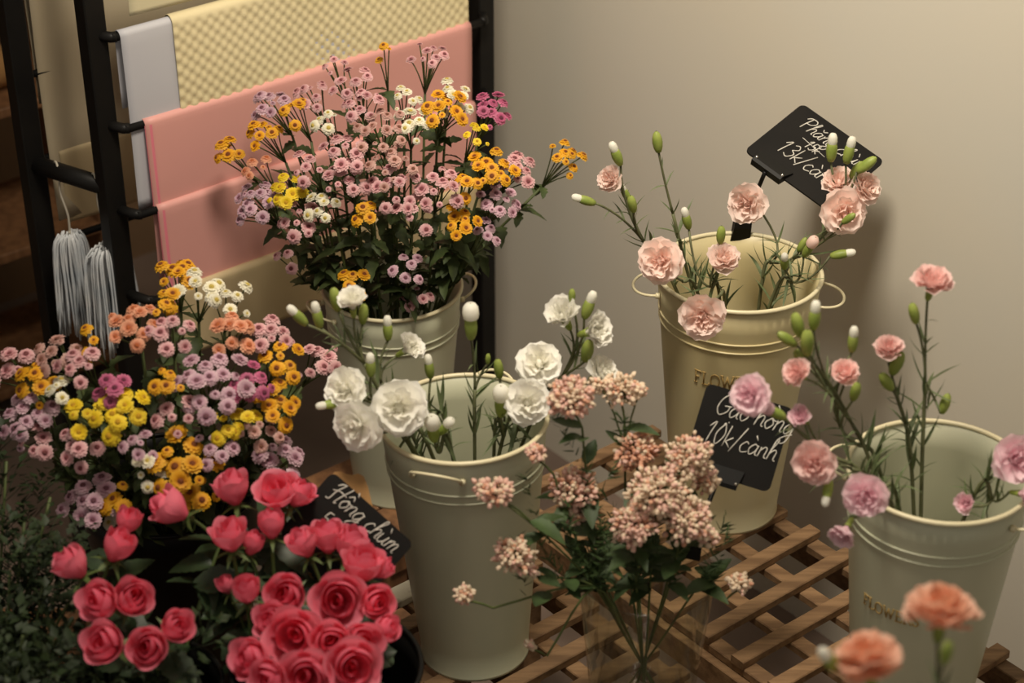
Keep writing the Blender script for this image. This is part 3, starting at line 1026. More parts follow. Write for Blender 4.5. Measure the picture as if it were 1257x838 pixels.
G1 = 'chrysanthemum sprays in the back bucket'
for (col, x, y, sp, n, lb, sz) in (
    ('pink', 411, 84, 15, 6, 'highest small pink chrysanthemum spray left of the top, back bucket', .7),
    ('pink', 436, 108, 26, 9, 'pink chrysanthemum spray just below the highest left tip, back bucket', .95),
    ('yellow', 473, 68, 8, 3, 'tiny yellow chrysanthemum tip sticking out at the very top', .7),
    ('pink', 528, 72, 20, 8, 'tall pink chrysanthemum spray right of the top against pink paper', .85),
    ('lilac', 332, 128, 20, 9, 'lilac chrysanthemum spray at the upper left of the back bunch', 1),
    ('pink', 382, 117, 20, 7, 'pale pink chrysanthemum spray near the top left of the back bunch', .95),
    ('yellow', 360, 138, 16, 6, 'yellow chrysanthemum spray between upper left lilac and white ones', .95),
    ('yellow', 323, 165, 18, 7, 'yellow chrysanthemum spray on the upper left flank of the back bunch', .95),
    ('yellow', 284, 190, 16, 6, 'leftmost yellow chrysanthemum spray of the back bunch against pink paper', 1.1),
    ('peach', 311, 206, 18, 6, 'peach chrysanthemum spray on the left flank of the back bunch', .85),
    ('white', 402, 150, 16, 5, 'white chrysanthemum spray in the upper left of the back bunch', .9),
    ('pink', 444, 133, 22, 7, 'pink chrysanthemum spray in the upper middle of the back bunch', 1),
    ('dusty', 468, 160, 30, 13, 'dusty rose chrysanthemum spray deep in the centre of the back bunch', .9),
    ('white', 497, 124, 16, 6, 'cream chrysanthemum buds at the upper middle right of the back bunch', .75),
    ('white', 558, 120, 22, 8, 'domed white chrysanthemum spray at the upper right of the back bunch', .95),
    ('white', 507, 152, 17, 7, 'white chrysanthemum spray beside the large yellow one, back bunch', 1),
    ('yellow', 546, 136, 24, 9, 'large yellow chrysanthemum spray at the upper right of the back bunch', 1.1),
    ('magenta', 605, 136, 17, 9, 'magenta chrysanthemum spray at the right top beside the black post', .95),
    ('bright', 586, 166, 16, 6, 'small bright yellow chrysanthemum spray under the magenta one', .75),
    ('dusty', 480, 200, 28, 10, 'shaded dusty pink chrysanthemum spray in the centre of the back bunch', .9),
    ('pink', 424, 190, 26, 8, 'pink chrysanthemum spray seen edge on at left centre, back bunch', 1.15),
    ('pink', 377, 205, 20, 6, 'pink chrysanthemum spray above the bright yellow one, back bunch', 1),
    ('bright', 353, 235, 22, 8, 'bright lemon yellow chrysanthemum spray at the left front, back bunch', 1.05),
    ('white', 398, 252, 20, 7, 'white chrysanthemum spray next to the lemon yellow one, back bunch', .95),
    ('pink', 424, 222, 24, 9, 'pink chrysanthemum spray in the front middle left, back bunch', 1.05),
    ('pink', 485, 232, 28, 10, 'pink chrysanthemum spray in the front centre of the back bunch', 1.05),
    ('pink', 541, 234, 24, 9, 'pink chrysanthemum spray at the front right of the back bunch', 1.1),
    ('yellow', 574, 230, 17, 6, 'yellow chrysanthemum spray between pink ones at the right, back bunch', 1),
    ('yellow', 605, 210, 24, 10, 'big yellow chrysanthemum spray on the right flank, back bunch', 1.1),
    ('pink', 636, 208, 20, 8, 'pink chrysanthemum spray right of the big yellow one, back bunch', 1.05),
    ('yellow', 694, 194, 17, 9, 'yellow chrysanthemum spray on the long stem reaching far right', .95),
    ('lilac', 614, 248, 22, 9, 'lilac chrysanthemum spray on the lower right flank, back bunch', .95),
    ('lilac', 316, 250, 26, 14, 'lilac chrysanthemum spray filling the lower left flank, back bunch', 1),
    ('pink', 366, 272, 24, 8, 'pink chrysanthemum spray at the lower left front, back bunch', 1.1),
    ('yellow', 452, 264, 15, 4, 'orange yellow chrysanthemum blooms in the front centre, back bunch', 1.1),
    ('pink', 508, 262, 24, 6, 'loose pink chrysanthemum blooms under the front centre, back bunch', 1),
    ('yellow', 566, 272, 18, 7, 'yellow chrysanthemum spray at the lower right, back bunch', 1),
    ('lilac', 596, 288, 16, 5, 'few lilac chrysanthemum blooms at the lowest right, back bunch', .9),
    ('yellow', 436, 346, 15, 5, 'yellow chrysanthemum spray hanging low above the back bucket rim', 1.1),
    ('pink', 350, 318, 18, 3, 'three pink chrysanthemum blooms at the lower left, back bunch', .95),
    ('lilac', 500, 328, 18, 6, 'shaded lilac chrysanthemum spray low above the back bucket', .9),
    ('pink', 512, 368, 16, 6, 'pink chrysanthemum spray resting on the back bucket rim', .85),
):
    chrysanthemum('L', col, x, y, sp, n, lb, G1, sz, nl=13)

G2 = 'chrysanthemum sprays in the left bunch'
for (col, x, y, sp, n, lb, sz) in (
    ('yellow', 219, 336, 17, 8, 'highest yellow chrysanthemum spray of the left bunch', 1),
    ('yellow', 207, 364, 12, 3, 'few yellow blooms just under the highest yellow spray, left bunch', .9),
    ('white', 246, 355, 26, 7, 'white chrysanthemum spray near the top of the left bunch', 1),
    ('white', 284, 368, 24, 6, 'flat white chrysanthemum spray at the upper right of the left bunch', .9),
    ('peach', 162, 398, 26, 11, 'peach chrysanthemum spray at the upper left in front of the black post', 1),
    ('yellow', 195, 384, 8, 2, 'two yellow blooms beside the peach spray, left bunch', 1),
    ('pink', 210, 408, 26, 8, 'pale pink chrysanthemum spray below the white one, left bunch', .95),
    ('peach', 288, 408, 22, 8, 'coral peach chrysanthemum spray at the upper right, left bunch', 1),
    ('pink', 334, 412, 20, 8, 'pink chrysanthemum spray at the far upper right, left bunch', 1),
    ('yellow', 346, 444, 16, 7, 'yellow chrysanthemum spray on the right flank, left bunch', .95),
    ('pink', 397, 438, 17, 6, 'pink chrysanthemum spray reaching right to the white carnation buds', 1),
    ('pink', 371, 465, 7, 2, 'single small pink bloom reaching right below the yellow flank spray', .85),
    ('yellow', 113, 420, 10, 3, 'yellow chrysanthemum blooms at the top left, left bunch', 1),
    ('dusty', 69, 436, 24, 9, 'dusty pink chrysanthemum spray at the upper left, left bunch', 1),
    ('pink', 12, 452, 16, 7, 'pink chrysanthemum spray at the far left picture edge', 1.1),
    ('yellow', 45, 468, 18, 8, 'yellow chrysanthemum spray at the left, left bunch', 1),
    ('white', 73, 484, 14, 4, 'cream chrysanthemum blooms at the left between yellow and pink', .95),
    ('pink', 98, 450, 20, 7, 'pink chrysanthemum spray left of the upper middle, left bunch', .95),
    ('lilac', 32, 516, 30, 13, 'lilac chrysanthemum spray filling the left flank, left bunch', 1.05),
    ('magenta', 138, 480, 14, 5, 'magenta chrysanthemum spray behind the bright yellow one', .95),
    ('bright', 101, 511, 18, 5, 'bright yellow chrysanthemum spray at the left centre, left bunch', 1.15),
    ('bright', 143, 504, 28, 10, 'large bright yellow chrysanthemum spray in the middle, left bunch', 1.15),
    ('lilac', 262, 474, 36, 17, 'largest lilac chrysanthemum spray in the middle, left bunch', 1.1),
    ('magenta', 306, 474, 19, 8, 'dark magenta chrysanthemum spray right of the largest lilac one', 1),
    ('yellow', 205, 474, 15, 5, 'yellow chrysanthemum spray in the centre left of the largest lilac one', .9),
    ('pink', 218, 512, 24, 6, 'loose pink chrysanthemum blooms in the centre, left bunch', 1.05),
    ('yellow', 340, 498, 19, 9, 'yellow chrysanthemum spray low on the right flank, left bunch', 1),
    ('bright', 276, 524, 15, 5, 'bright yellow chrysanthemum spray right of centre, left bunch', 1),
    ('bright', 297, 516, 13, 4, 'small bright yellow spray beside the dark magenta one', 1),
    ('dusty', 318, 530, 24, 9, 'dusty white pink chrysanthemum spray at the right, left bunch', .9),
    ('pink', 97, 549, 20, 7, 'pink chrysanthemum spray low at the left, left bunch', 1),
    ('lilac', 171, 549, 18, 6, 'small lilac chrysanthemum spray low in the middle, left bunch', .75),
    ('white', 184, 578, 15, 5, 'white chrysanthemum spray beside the orange yellow one', 1),
    ('yellow', 222, 570, 30, 10, 'large orange yellow chrysanthemum spray above the roses', 1.3),
    ('yellow', 241, 608, 18, 5, 'orange yellow blooms just above the upper roses', 1.15),
    ('lilac', 110, 614, 24, 10, 'lowest lilac chrysanthemum spray at the left above the greenery', 1.15),
    ('yellow', 146, 614, 13, 4, 'few yellow blooms beside the lowest lilac spray', 1.1),
    ('white', 146, 632, 9, 3, 'few cream blooms under the lowest lilac spray', .95),
    ('lilac', 343, 564, 21, 9, 'lilac chrysanthemum spray at the lower right above the roses', 1.05),
    ('lilac', 264, 554, 22, 6, 'lilac chrysanthemum spray beside the large orange yellow one', .95),
    ('pink', 46, 548, 20, 5, 'dim pink chrysanthemum spray at the lower left, left bunch', .95),
):
    chrysanthemum('C', col, x, y, sp, n, lb, G2, sz, nl=13)


# ------------------------------------------------------------------ roses
def rose_petal(r_mid, h, half, open_, seed, inw=0.0):
    rg = random.Random(seed)
    m = MB()
    nu, nv = 8, 7
    rows = []
    ph = rg.uniform(0, 6)
    for i in range(nv + 1):
        v = i / nv
        row = []
        for j in range(nu + 1):
            u = -1 + 2 * j / nu
            vv = v * (1 - 0.30 * abs(u) ** 1.8)
            r_ = 0.003 + r_mid * math.sin(min(1.0, vv * 1.5) * PI / 2) * (1 - inw * max(0, vv - .45) ** 1.3) + open_ * 0.010 * max(0, vv - 0.55) ** 2 * 5
            z = h * (vv ** 0.9) - open_ * 0.006 * max(0, vv - 0.78) * 4.5
            a = half * u * (0.55 + 0.45 * math.sin(PI * min(1, vv + .15) * 0.62))
            r_ *= 1 + 0.05 * math.sin(2.5 * u + ph) * v
            z += 0.0014 * math.sin(4 * u + ph) * v
            row.append(V((r_ * math.cos(a), r_ * math.sin(a), z)))
        rows.append(row)
    m.grid(rows)
    return m.v, m.f


def rose_core(op, seed):
    m = MB()
    rg = random.Random(seed)
    k = 0
    m.lathe([(0.002, 0.004), (0.0034, 0.016), (0.0026, 0.022), (0.0003, 0.024)], 8)
    for (cnt, r_, h, half, o_) in ((2, 0.0030, 0.0395, 2.2, 0), (3, 0.0095, 0.041, 1.35, 0.0), (4, 0.0150, 0.0395, 1.1, 0.10 * op)):
        for j in range(cnt):
            vs, fs = rose_petal(r_ * (0.75 + 0.25 * op) * rg.uniform(.92, 1.08), h * rg.uniform(.92, 1.05), half * rg.uniform(.85, 1.1), o_ * rg.uniform(.3, 2), seed + k, 0.9 - 0.4 * op)
            q = Quaternion((0, 0, 1), 2 * PI * j / cnt + r_ * 400 + rg.uniform(-.3, .3)) @ Quaternion((rg.uniform(-1, 1), rg.uniform(-1, 1), 0), rg.uniform(0, .10))
            m.add([q @ V(p) for p in vs], fs)
            k += 1
    return m.mesh('rose_core', 'rose_petal')


def rose_outer(op, seed):
    m = MB()
    vs, fs = rose_petal(0.0190 * (0.75 + 0.25 * op), 0.0365, 0.95, 0.15 + 0.45 * op, seed, 0.25 - 0.25 * op)
    m.add(vs, fs)
    return m.mesh('rose_petal', 'rose_petal')


RCORE = {'open': rose_core(1.0, 4), 'mid': rose_core(0.55, 30), 'bud': rose_core(0.1, 60)}
ROUT = {'open': [rose_outer(1.0, s) for s in (1, 2, 3)], 'mid': [rose_outer(0.5, s) for s in (4, 5)], 'bud': [rose_outer(0.0, s) for s in (6, 7)]}
m = MB()
m.lathe([(0.0012, -0.008), (0.0036, -0.006), (0.0046, -0.001), (0.006, 0.002)], 8)
for k in range(5):
    a = 2 * PI * k / 5
    d, s = V((math.cos(a), math.sin(a), 0)), V((-math.sin(a), math.cos(a), 0))
    m.add([d * .004 - s * .003, d * .004 + s * .003, d * .014 + s * .0025 + V((0, 0, -.003)), d * .014 - s * .0025 + V((0, 0, -.003)), d * .024 + V((0, 0, -.009))],
          [(0, 1, 2, 3), (3, 2, 4)])
SEPAL = m.mesh('rose_sepals', 'stem_rose')


def rose(key, px, py, y, kind, face, s, label, group, nl=4):
    s *= 1.06
    if py < 712:
        face = (face[0], face[1], face[2] - 0.32)
    P = atY(px, py, y)
    ax = V((face[0], -face[2], face[1])).normalized()
    loc = P - ax * 0.024 * s
    neck = loc - ax * 0.045 + V((0, 0, -0.012))
    path = stem_path(key, neck, 4)
    base = path[0].copy()
    t = thing('rose', label, 'flower', base, group)
    sm = MB()
    path2 = path[:-1] + bez(path[-1], loc - ax * 0.02, loc - ax * 0.004 * s, 4)
    sm.tube([p - base for p in path2], 0.0023, 6)
    part('stem', sm.mesh('rose_stem', 'stem_rose'), t)
    b = part('bloom', RCORE[kind], t, loc - base, zquat(ax, rnd(0, 6)), s)
    n = 5
    for k in range(n):
        part('petal', random.choice(ROUT[kind]), b, (0, 0, -0.0004 * (k % 2)), Quaternion((0, 0, 1), 2 * PI * k / n + rnd(-.15, .15)))
    part('sepals', SEPAL, b)
    cand = [p for p in path2[:-3] if p.z > BK[key]['c'].z + BK[key]['H'] + 0.0] or [path2[-5]]
    for j in range(nl):
        p = random.choice(cand).lerp(neck, rnd(0, .8))
        az = rnd(0, 6.28)
        d = V((math.cos(az), math.sin(az), rnd(-0.2, 0.5))).normalized()
        part('leaf', random.choice(RLEAF), t, p - base, d.to_track_quat('X', 'Z') @ Quaternion((1, 0, 0), rnd(-.5, .5)), rnd(0.75, 1.15))
    return t


def ry(py):
    return 1.93 - (py - 600) * 0.00085


GS = 'pink roses in the black buckets'
for (key, x, y, kd, f, s, dy, lb) in (
    ('S1', 284, 596, 'mid', (-.2, 1, .1), 1.05, .03, 'topmost pink rose standing alone left of the rose pair'),
    ('S1', 340, 602, 'open', (-.1, .9, .5), 1.05, .03, 'open pink rose at the top left of the sign'),
    ('S1', 369, 604, 'mid', (.5, .8, .2), .85, .03, 'pink rose tucked right behind the top open rose beside the sign'),
    ('S1', 333, 640, 'bud', (0, 1, .1), .9, .02, 'closed pink rosebud hanging under the top open rose'),
    ('S1', 281, 655, 'mid', (-.1, 1, .3), 1.0, .0, 'pink rose with a curled outer petal at the left of the large bunch'),
    ('S1', 311, 664, 'bud', (.3, .9, .1), .75, .03, 'small dim pink rosebud behind the curled petal rose'),
    ('S1', 371, 664, 'mid', (-.35, .9, .2), .9, .02, 'leftmost of the pink roses in the arc below the sign'),
    ('S1', 402, 656, 'mid', (0, 1, .1), 1.0, .03, 'pink rose at the top of the arc below the sign'),
    ('S1', 430, 664, 'mid', (.3, .9, .2), 1.0, .03, 'magenta tinted pink rose right of the arc top below the sign'),
    ('S1', 446, 690, 'mid', (.1, 1, .3), 1.15, .01, 'large pink rose at the right end of the arc below the sign'),
    ('S1', 470, 696, 'bud', (.8, .6, .2), .75, .02, 'small pale pink rosebud pointing right at the arc end'),
    ('S1', 302, 722, 'bud', (0, 1, .1), .9, .0, 'upright pointed pink rosebud in the gap at the left of the large bunch'),
    ('S1', 276, 716, 'bud', (-.3, .9, .0), .6, .03, 'tiny dim pink rosebud behind the upright pointed bud'),
    ('S1', 350, 730, 'mid', (-.1, .75, .8), 1.1, .0, 'open pink rose facing the viewer at the upper left of the dense group'),
    ('S1', 416, 736, 'open', (.05, .7, .85), 1.2, .0, 'largest open pink rose in the upper middle of the dense group'),
    ('S1', 463, 739, 'mid', (.3, .7, .8), .95, .0, 'round pink rose at the upper right of the dense group'),
    ('S1', 334, 762, 'mid', (-.4, .8, .5), 1.0, -.01, 'pink rose leaning left in the middle of the dense group'),
    ('S1', 362, 782, 'open', (-.05, .7, .85), 1.25, -.02, 'big open pink rose with a dark red heart in the group centre'),
    ('S1', 405, 787, 'mid', (.1, .7, .8), 1.05, -.03, 'pink rose right of the big dark hearted rose'),
    ('S1', 445, 789, 'mid', (.3, .7, .7), 1.05, -.02, 'pink rose with a dark centre at the right of the dense group'),
    ('S1', 474, 772, 'bud', (.7, .7, .3), .9, .0, 'pointed pink rose at the far right touching the slatted bench'),
    ('S1', 308, 808, 'mid', (-.5, .7, .6), 1.1, -.02, 'pink rose at the lower left of the dense group'),
    ('S1', 330, 832, 'mid', (-.3, .6, .8), 1.0, -.04, 'pink rose cut by the bottom edge below the lower left rose'),
    ('S1', 376, 830, 'open', (0, .6, .9), 1.15, -.04, 'open pink rose cut by the bottom edge in the middle'),
    ('S1', 434, 818, 'open', (.2, .65, .9), 1.2, -.04, 'large open pink rose at the lower right of the dense group'),
    ('S2', 206, 621, 'mid', (-.8, .55, .3), 1.1, .02, 'pink rose lying sideways below the orange yellow chrysanthemums'),
    ('S2', 158, 637, 'bud', (.3, .9, .2), .85, .02, 'small pink rosebud above the slanted left bud'),
    ('S2', 147, 667, 'bud', (.45, .85, .2), 1.05, .01, 'long slanted pink rosebud in the left bunch'),
    ('S2', 86, 690, 'mid', (-.55, .8, .3), 1.0, .0, 'leftmost pink rose over the dark greenery'),
    ('S2', 122, 738, 'mid', (-.3, .7, .6), 1.1, -.01, 'dark red pink rose in the middle of the left bunch'),
    ('S2', 163, 734, 'mid', (.35, .7, .5), 1.05, -.01, 'paler pink rose right beside the dark one, left bunch'),
    ('S2', 128, 789, 'mid', (-.2, .75, .7), 1.1, -.03, 'pink rose at the lower left of the left bunch'),
    ('S2', 181, 795, 'mid', (.0, .7, .8), 1.05, -.03, 'open pink rose at the bottom of the left bunch'),
    ('S2', 217, 769, 'mid', (.5, .7, .5), .9, -.02, 'pink rose at the lower right of the left bunch'),
):
    rose(key, x, y, ry(y) + dy, kd, f, s, lb, GS, 6)

# kraft paper collar behind the roses
t = thing('kraft_paper_wrap', 'torn kraft paper collar standing behind the pink roses', 'paper', V(RS1) + V((0, 0, 0.02)))
m = MB()
rows = []
for i in range(7):
    f = i / 6
    row = []
    for j in range(25):
        g = j / 24
        a = R(66 + 52 * g)
        top = 0.36 + 0.125 * math.sin(PI * min(1, g * 1.25)) ** 0.7 * (1 - 0.35 * g) + 0.004 * math.sin(g * 31)
        z = 0.10 + (top - 0.10) * f
        r_ = 0.086 + max(0, z - 0.10) * 0.06 + max(0, z - 0.325) * 0.66
        row.append(V((r_ * math.cos(a), r_ * math.sin(a), z)))
    rows.append(row)
m.grid(rows)
part('sheet', m.mesh('kraft_wrap', 'kraft'), t)


# ------------------------------------------------------------------ rice flower sprays in the glass vase
VS = V((0.172, 1.985, PZ))
VH, VR0, VR1 = 0.25, 0.064, 0.088
t = thing('glass_vase', 'clear tapered glass vase holding the blurred pink filler flowers', 'vase', VS)
m = MB()
m.lathe([(0.0005, 0.0), (VR0 - .002, 0.0), (VR0, 0.002), (VR1, VH), (VR1 - 0.001, VH + 0.0015), (VR1 - 0.003, VH), (VR0 - 0.003, 0.012), (0.0005, 0.011)], 48)
part('glass', m.mesh('vase_glass', 'clear_glass'), t)
reg('V', VS, 1.0, VR0 - 0.012, VR1 - 0.006, VH)


def rice_cluster(rad, n, seed, tone):
    rg = random.Random(seed)
    m = MB()
    octa = [(1, 0, 0), (-1, 0, 0), (0, 1, 0), (0, -1, 0), (0, 0, 1), (0, 0, -1)]
    of = [(0, 2, 4), (2, 1, 4), (1, 3, 4), (3, 0, 4), (2, 0, 5), (1, 2, 5), (3, 1, 5), (0, 3, 5)]
    # rounder bead: subdivided octahedron
    vs = [V(p) for p in octa]
    fs = []
    for f in of:
        a, b, c = (vs[i] for i in f)
        o = len(vs)
        vs += [((a + b) / 2).normalized(), ((b + c) / 2).normalized(), ((c + a) / 2).normalized()]
        fs += [(f[0], o, o + 2), (o, f[1], o + 1), (o + 2, o + 1, f[2]), (o, o + 1, o + 2)]
    n = int(n * 2.0)
    for k in range(n):
        d = V((rg.gauss(0, 1), rg.gauss(0, 1), rg.gauss(0.25, 1))).normalized()
        r_ = rg.uniform(0.55, 1.08)
        lump = 0.85 + 0.2 * math.sin(d.x * 6 + seed) * math.cos(d.y * 5)
        p = V((d.x * rad * r_ * lump, d.y * rad * r_ * lump, d.z * rad * 0.85 * r_ * lump))
        s = rg.uniform(0.0018, 0.0036)
        el = zquat(d)
        mi = rg.choices((0, 1, 2), tone)[0]
        m.add([p + el @ V((v.x * s, v.y * s, v.z * s * 1.35)) for v in vs], fs, mi)
        if k % 4 == 0:
            m.tube([V((0, 0, -rad * .7)), p * 0.6, p], 0.0007, 3, 3)
    return m.mesh('rice_flower_cluster', ['rice_pink', 'rice_cream', 'rice_peach', 'stem_chrys'])


def needle_mesh(seed):
    rg = random.Random(seed)
    m = MB()
    for k in range(26):
        z = rg.uniform(0.0, 0.10)
        a = rg.uniform(0, 6.28)
        L = rg.uniform(0.012, 0.024)
        d = V((math.cos(a), math.sin(a), rg.uniform(0.3, 1.1))).normalized()
        s = d.orthogonal().normalized() * 0.0012
        p = V((0, 0, z))
        m.add([p - s, p + s, p + d * L * .6 + s, p + d * L * .6 - s, p + d * L], [(0, 1, 2, 3), (3, 2, 4)])
    return m.mesh('needle_leaves', 'leaf_filler')


NEED = [needle_mesh(s) for s in (1, 2, 3)]


def rice_spray(label, px, py, y, rpx, tone, n=150, sub=(), leaves=4, bend=(0, 0)):
    C = atY(px, py, y)
    rad = rpx / pxm(C)
    hub = C - V(((C.x - VS.x) * .15, (C.y - VS.y) * .15, rad * 0.7 + 0.02))
    path = stem_path('V', hub, 4, keep=0.9)
    base = path[0].copy()
    t = thing('rice_flower_spray', label, 'flower', base, 'rice flower sprays in the glass vase')
    sm = MB()
    q = path + bez(path[-1], path[-1].lerp(C, .5), C - V((0, 0, rad * .6)), 3)[1:]
    sm.tube([p - base for p in q], 0.0016, 5)
    cl = part('flower_cluster', rice_cluster(rad, n, int(px), tone), t, C - base)
    tag(cl, kind='stuff')
    for (sx, sy, sr) in sub:
        S = atY(sx, sy, y + rnd(-.02, .03))
        rr = sr / pxm(S)
        sm.tube([p - base for p in bez(path[-2], path[-1].lerp(S, .3), S, 4)], 0.0012, 4)
        cl = part('flower_cluster', rice_cluster(rr, max(16, int(n * (sr / rpx) ** 2)), int(sx), tone), t, S - base)
        tag(cl, kind='stuff')
    part('stem', sm.mesh('rice_flower_stem', 'stem_chrys'), t)
    zr = VS.z + VH
    cand = [p for p in catmull(path, 4) if p.z > zr - 0.02]
    for j in range(int(leaves * 1.6)):
        p = random.choice(cand)
        az = rnd(0, 6.28)
        d = V((math.cos(az), math.sin(az), rnd(-0.1, 0.7))).normalized()
        part('leaf', random.choice(FLEAF), t, p - base, d.to_track_quat('X', 'Z'), rnd(.7, 1.3))
    for j in range(3):
        p = random.choice(cand[:-2] or cand)
        nd = part('needle_leaves', random.choice(NEED), t, p - base, zquat((rnd(-.5, .5), rnd(-.5, .5), 1)), rnd(.7, 1.0))
        tag(nd, kind='stuff')
    return t


PKT, MIX, CRM = (6, 3, 2), (3, 7, 1), (1, 9, 1)
rice_spray('tall dusty pink rice flower head in front of the white carnations', 700, 488, 2.01, 31, PKT, 190, leaves=7)
rice_spray('cream green rice flower head right of the tall pink one', 762, 478, 2.06, 26, CRM, 80, sub=((735, 472, 14), (787, 480, 12)), leaves=7)
rice_spray('small narrow pink rice flower tip at the right bucket rim', 658, 556, 1.99, 15, PKT, 60, leaves=3)
rice_spray('pink rice flower head against the upper front of the sage bucket', 610, 604, 1.93, 22, PKT, 80, sub=((590, 598, 12),), leaves=3)
rice_spray('dusty pink rice flower head left of the big flower mass', 703, 600, 2.0, 33, PKT, 190, sub=((700, 632, 18),), leaves=7)
rice_spray('cream pink rice flower head over the middle of the sage bucket', 630, 682, 1.92, 27, MIX, 120, sub=((650, 700, 12),), leaves=3)
rice_spray('smallest cream rice flower cluster low over the sage bucket', 570, 730, 1.90, 15, MIX, 40, leaves=2)
rice_spray('top left head of the big rice flower mass, orange tinted', 782, 556, 2.03, 30, (2, 2, 6), 150, leaves=6)
rice_spray('top right head of the big rice flower mass beside the sign', 846, 562, 1.99, 34, MIX, 210, sub=((866, 590, 20),), leaves=5)
rice_spray('middle head of the big rice flower mass', 806, 604, 1.95, 38, MIX, 240, leaves=5)
rice_spray('lower left head of the big rice flower mass', 778, 644, 1.93, 32, PKT, 190, leaves=5)
rice_spray('lower right head of the big rice flower mass', 842, 636, 1.94, 36, MIX, 220, sub=((868, 660, 16),), leaves=6)
rice_spray('whitish rice flower cluster low at the right over the lattice bench', 908, 716, 1.96, 16, CRM, 60, leaves=3)
rice_spray('tiny cream rice flower sprig beside the foot of the sage bucket', 650, 792, 1.92, 7, CRM, 14, leaves=2)


# ------------------------------------------------------------------ dark greenery at the lower left
def sprig_leaves(seed, H):
    rg = random.Random(seed)
    m = MB()
    for k in range(70):
        f = rg.uniform(0.15, 1.0)
        z = H * f
        a = rg.uniform(0, 6.28)
        out = rg.uniform(0.006, 0.05) * (1.15 - f * .7)
        p = V((math.cos(a) * out, math.sin(a) * out, z))
        d = V((math.cos(a + rg.uniform(-1, 1)), math.sin(a + rg.uniform(-1, 1)), rg.uniform(-.2, .8))).normalized()
        L = rg.uniform(0.010, 0.019)
        s = d.cross(V((0, 0, 1))).normalized() * L * 0.3
        u = s.cross(d).normalized() * L * .1
        m.add([p, p + d * L * .4 + s + u, p + d * L, p + d * L * .4 - s + u, p + d * L * .5], [(0, 1, 4), (1, 2, 4), (2, 3, 4), (3, 0, 4)])
        if k % 2:
            m.tube([V((0, 0, z - out)), p], 0.0006, 3)
    return m.mesh('greenery_leaves', 'leaf_green')


SPR = [sprig_leaves(s, 0.22) for s in (1, 2, 3, 4)]
gp_ = [(8, 566, 2.02), (30, 640, 1.98), (62, 610, 2.0), (12, 700, 1.92), (52, 720, 1.9), (90, 760, 1.86), (28, 780, 1.82), (70, 812, 1.8), (110, 826, 1.79), (8, 828, 1.78), (48, 668, 1.96), (78, 668, 1.95), (150, 832, 1.78), (95, 720, 1.88), (205, 830, 1.77), (238, 822, 1.79)]
wh = ['at the top of the left edge', 'below the top left one', 'under the lilac chrysanthemums', 'at the middle of the left edge', 'left of the leftmost rose',
      'under the leftmost rose', 'near the lower left corner', 'at the bottom left of the roses', 'under the lower left rose', 'in the very bottom left corner',
      'above the leftmost rose', 'just left above the leftmost rose', 'below the bottom rose of the left bunch', 'between leftmost rose and corner', 'at the bottom between the rose bunches',
      'at the bottom left of the dense rose group']
for i, (x, y, Y) in enumerate(gp_):
    top = atY(x, y, Y)
    key = 'G' if x < 100 else 'S2'
    path = stem_path(key, top, 4)
    base = path[0].copy()
    t = thing('greenery_sprig', 'dark green leafy sprig ' + wh[i], 'foliage', base, 'dark greenery sprigs at the lower left')
    sm = MB()
    sm.tube([p - base for p in path], 0.002, 5)
    part('stem', sm.mesh('greenery_stem', 'stem_chrys'), t)
    for k in range(2):
        f = len(path) - 1 - k * 2
        p = path[f]
        d = (path[f] - path[f - 2]).normalized()
        o = part('leaves', random.choice(SPR), t, p - d * 0.17 - base, zquat(d + V((rnd(-.2, .2), rnd(-.2, .2), 0)), rnd(0, 6)), rnd(.9, 1.2))
        tag(o, kind='stuff')


# ------------------------------------------------------------------ chalkboard price signs
def rounded_board(wd, hg, r_, th):
    m = MB()
    pts = []
    for cx, cy, a0 in ((wd / 2 - r_, hg / 2 - r_, 0), (-wd / 2 + r_, hg / 2 - r_, 90), (-wd / 2 + r_, -hg / 2 + r_, 180), (wd / 2 - r_, -hg / 2 + r_, 270)):
        for k in range(6):
            a = R(a0 + 18 * k)
            pts.append((cx + r_ * math.cos(a), cy + r_ * math.sin(a)))
    n = len(pts)
    vs = [V((x, y, 0)) for x, y in pts] + [V((x, y, -th)) for x, y in pts]
    fs = [tuple(range(n)), tuple(reversed(range(n, 2 * n)))] + [(k, n + k, n + (k + 1) % n, (k + 1) % n) for k in range(n)]
    m.add(vs, fs)
    return m.mesh('sign_board', 'chalkboard', False)


def clip_mesh(wd, hg, dp):
    """wedge shaped bulldog clip, mouth along x at y=0, body towards -y"""
    m = MB()
    h = wd / 2
    prof = [(0.004, 0.003), (0.004, -0.003), (-hg * .75, -dp), (-hg, -dp * .8), (-hg, dp * .8), (-hg * .75, dp)]
    n = len(prof)
    vs = [V((s * h * (1.0 if i in (0, 1) else 0.86), p[0], p[1])) for s in (-1, 1) for i, p in enumerate(prof)]
    fs = [(k, (k + 1) % n, n + (k + 1) % n, n + k) for k in range(n)] + [tuple(reversed(range(n))), tuple(n + k for k in range(n))]
    m.add(vs, fs)
    return m.mesh('sign_clip', 'black_plastic', False)


RIVET = lathe_mesh([(0.0002, 0.0125), (0.002, 0.0118), (0.0028, 0.0095), (0.002, 0.006)], 8, 'clip_rivet', 'chrome')


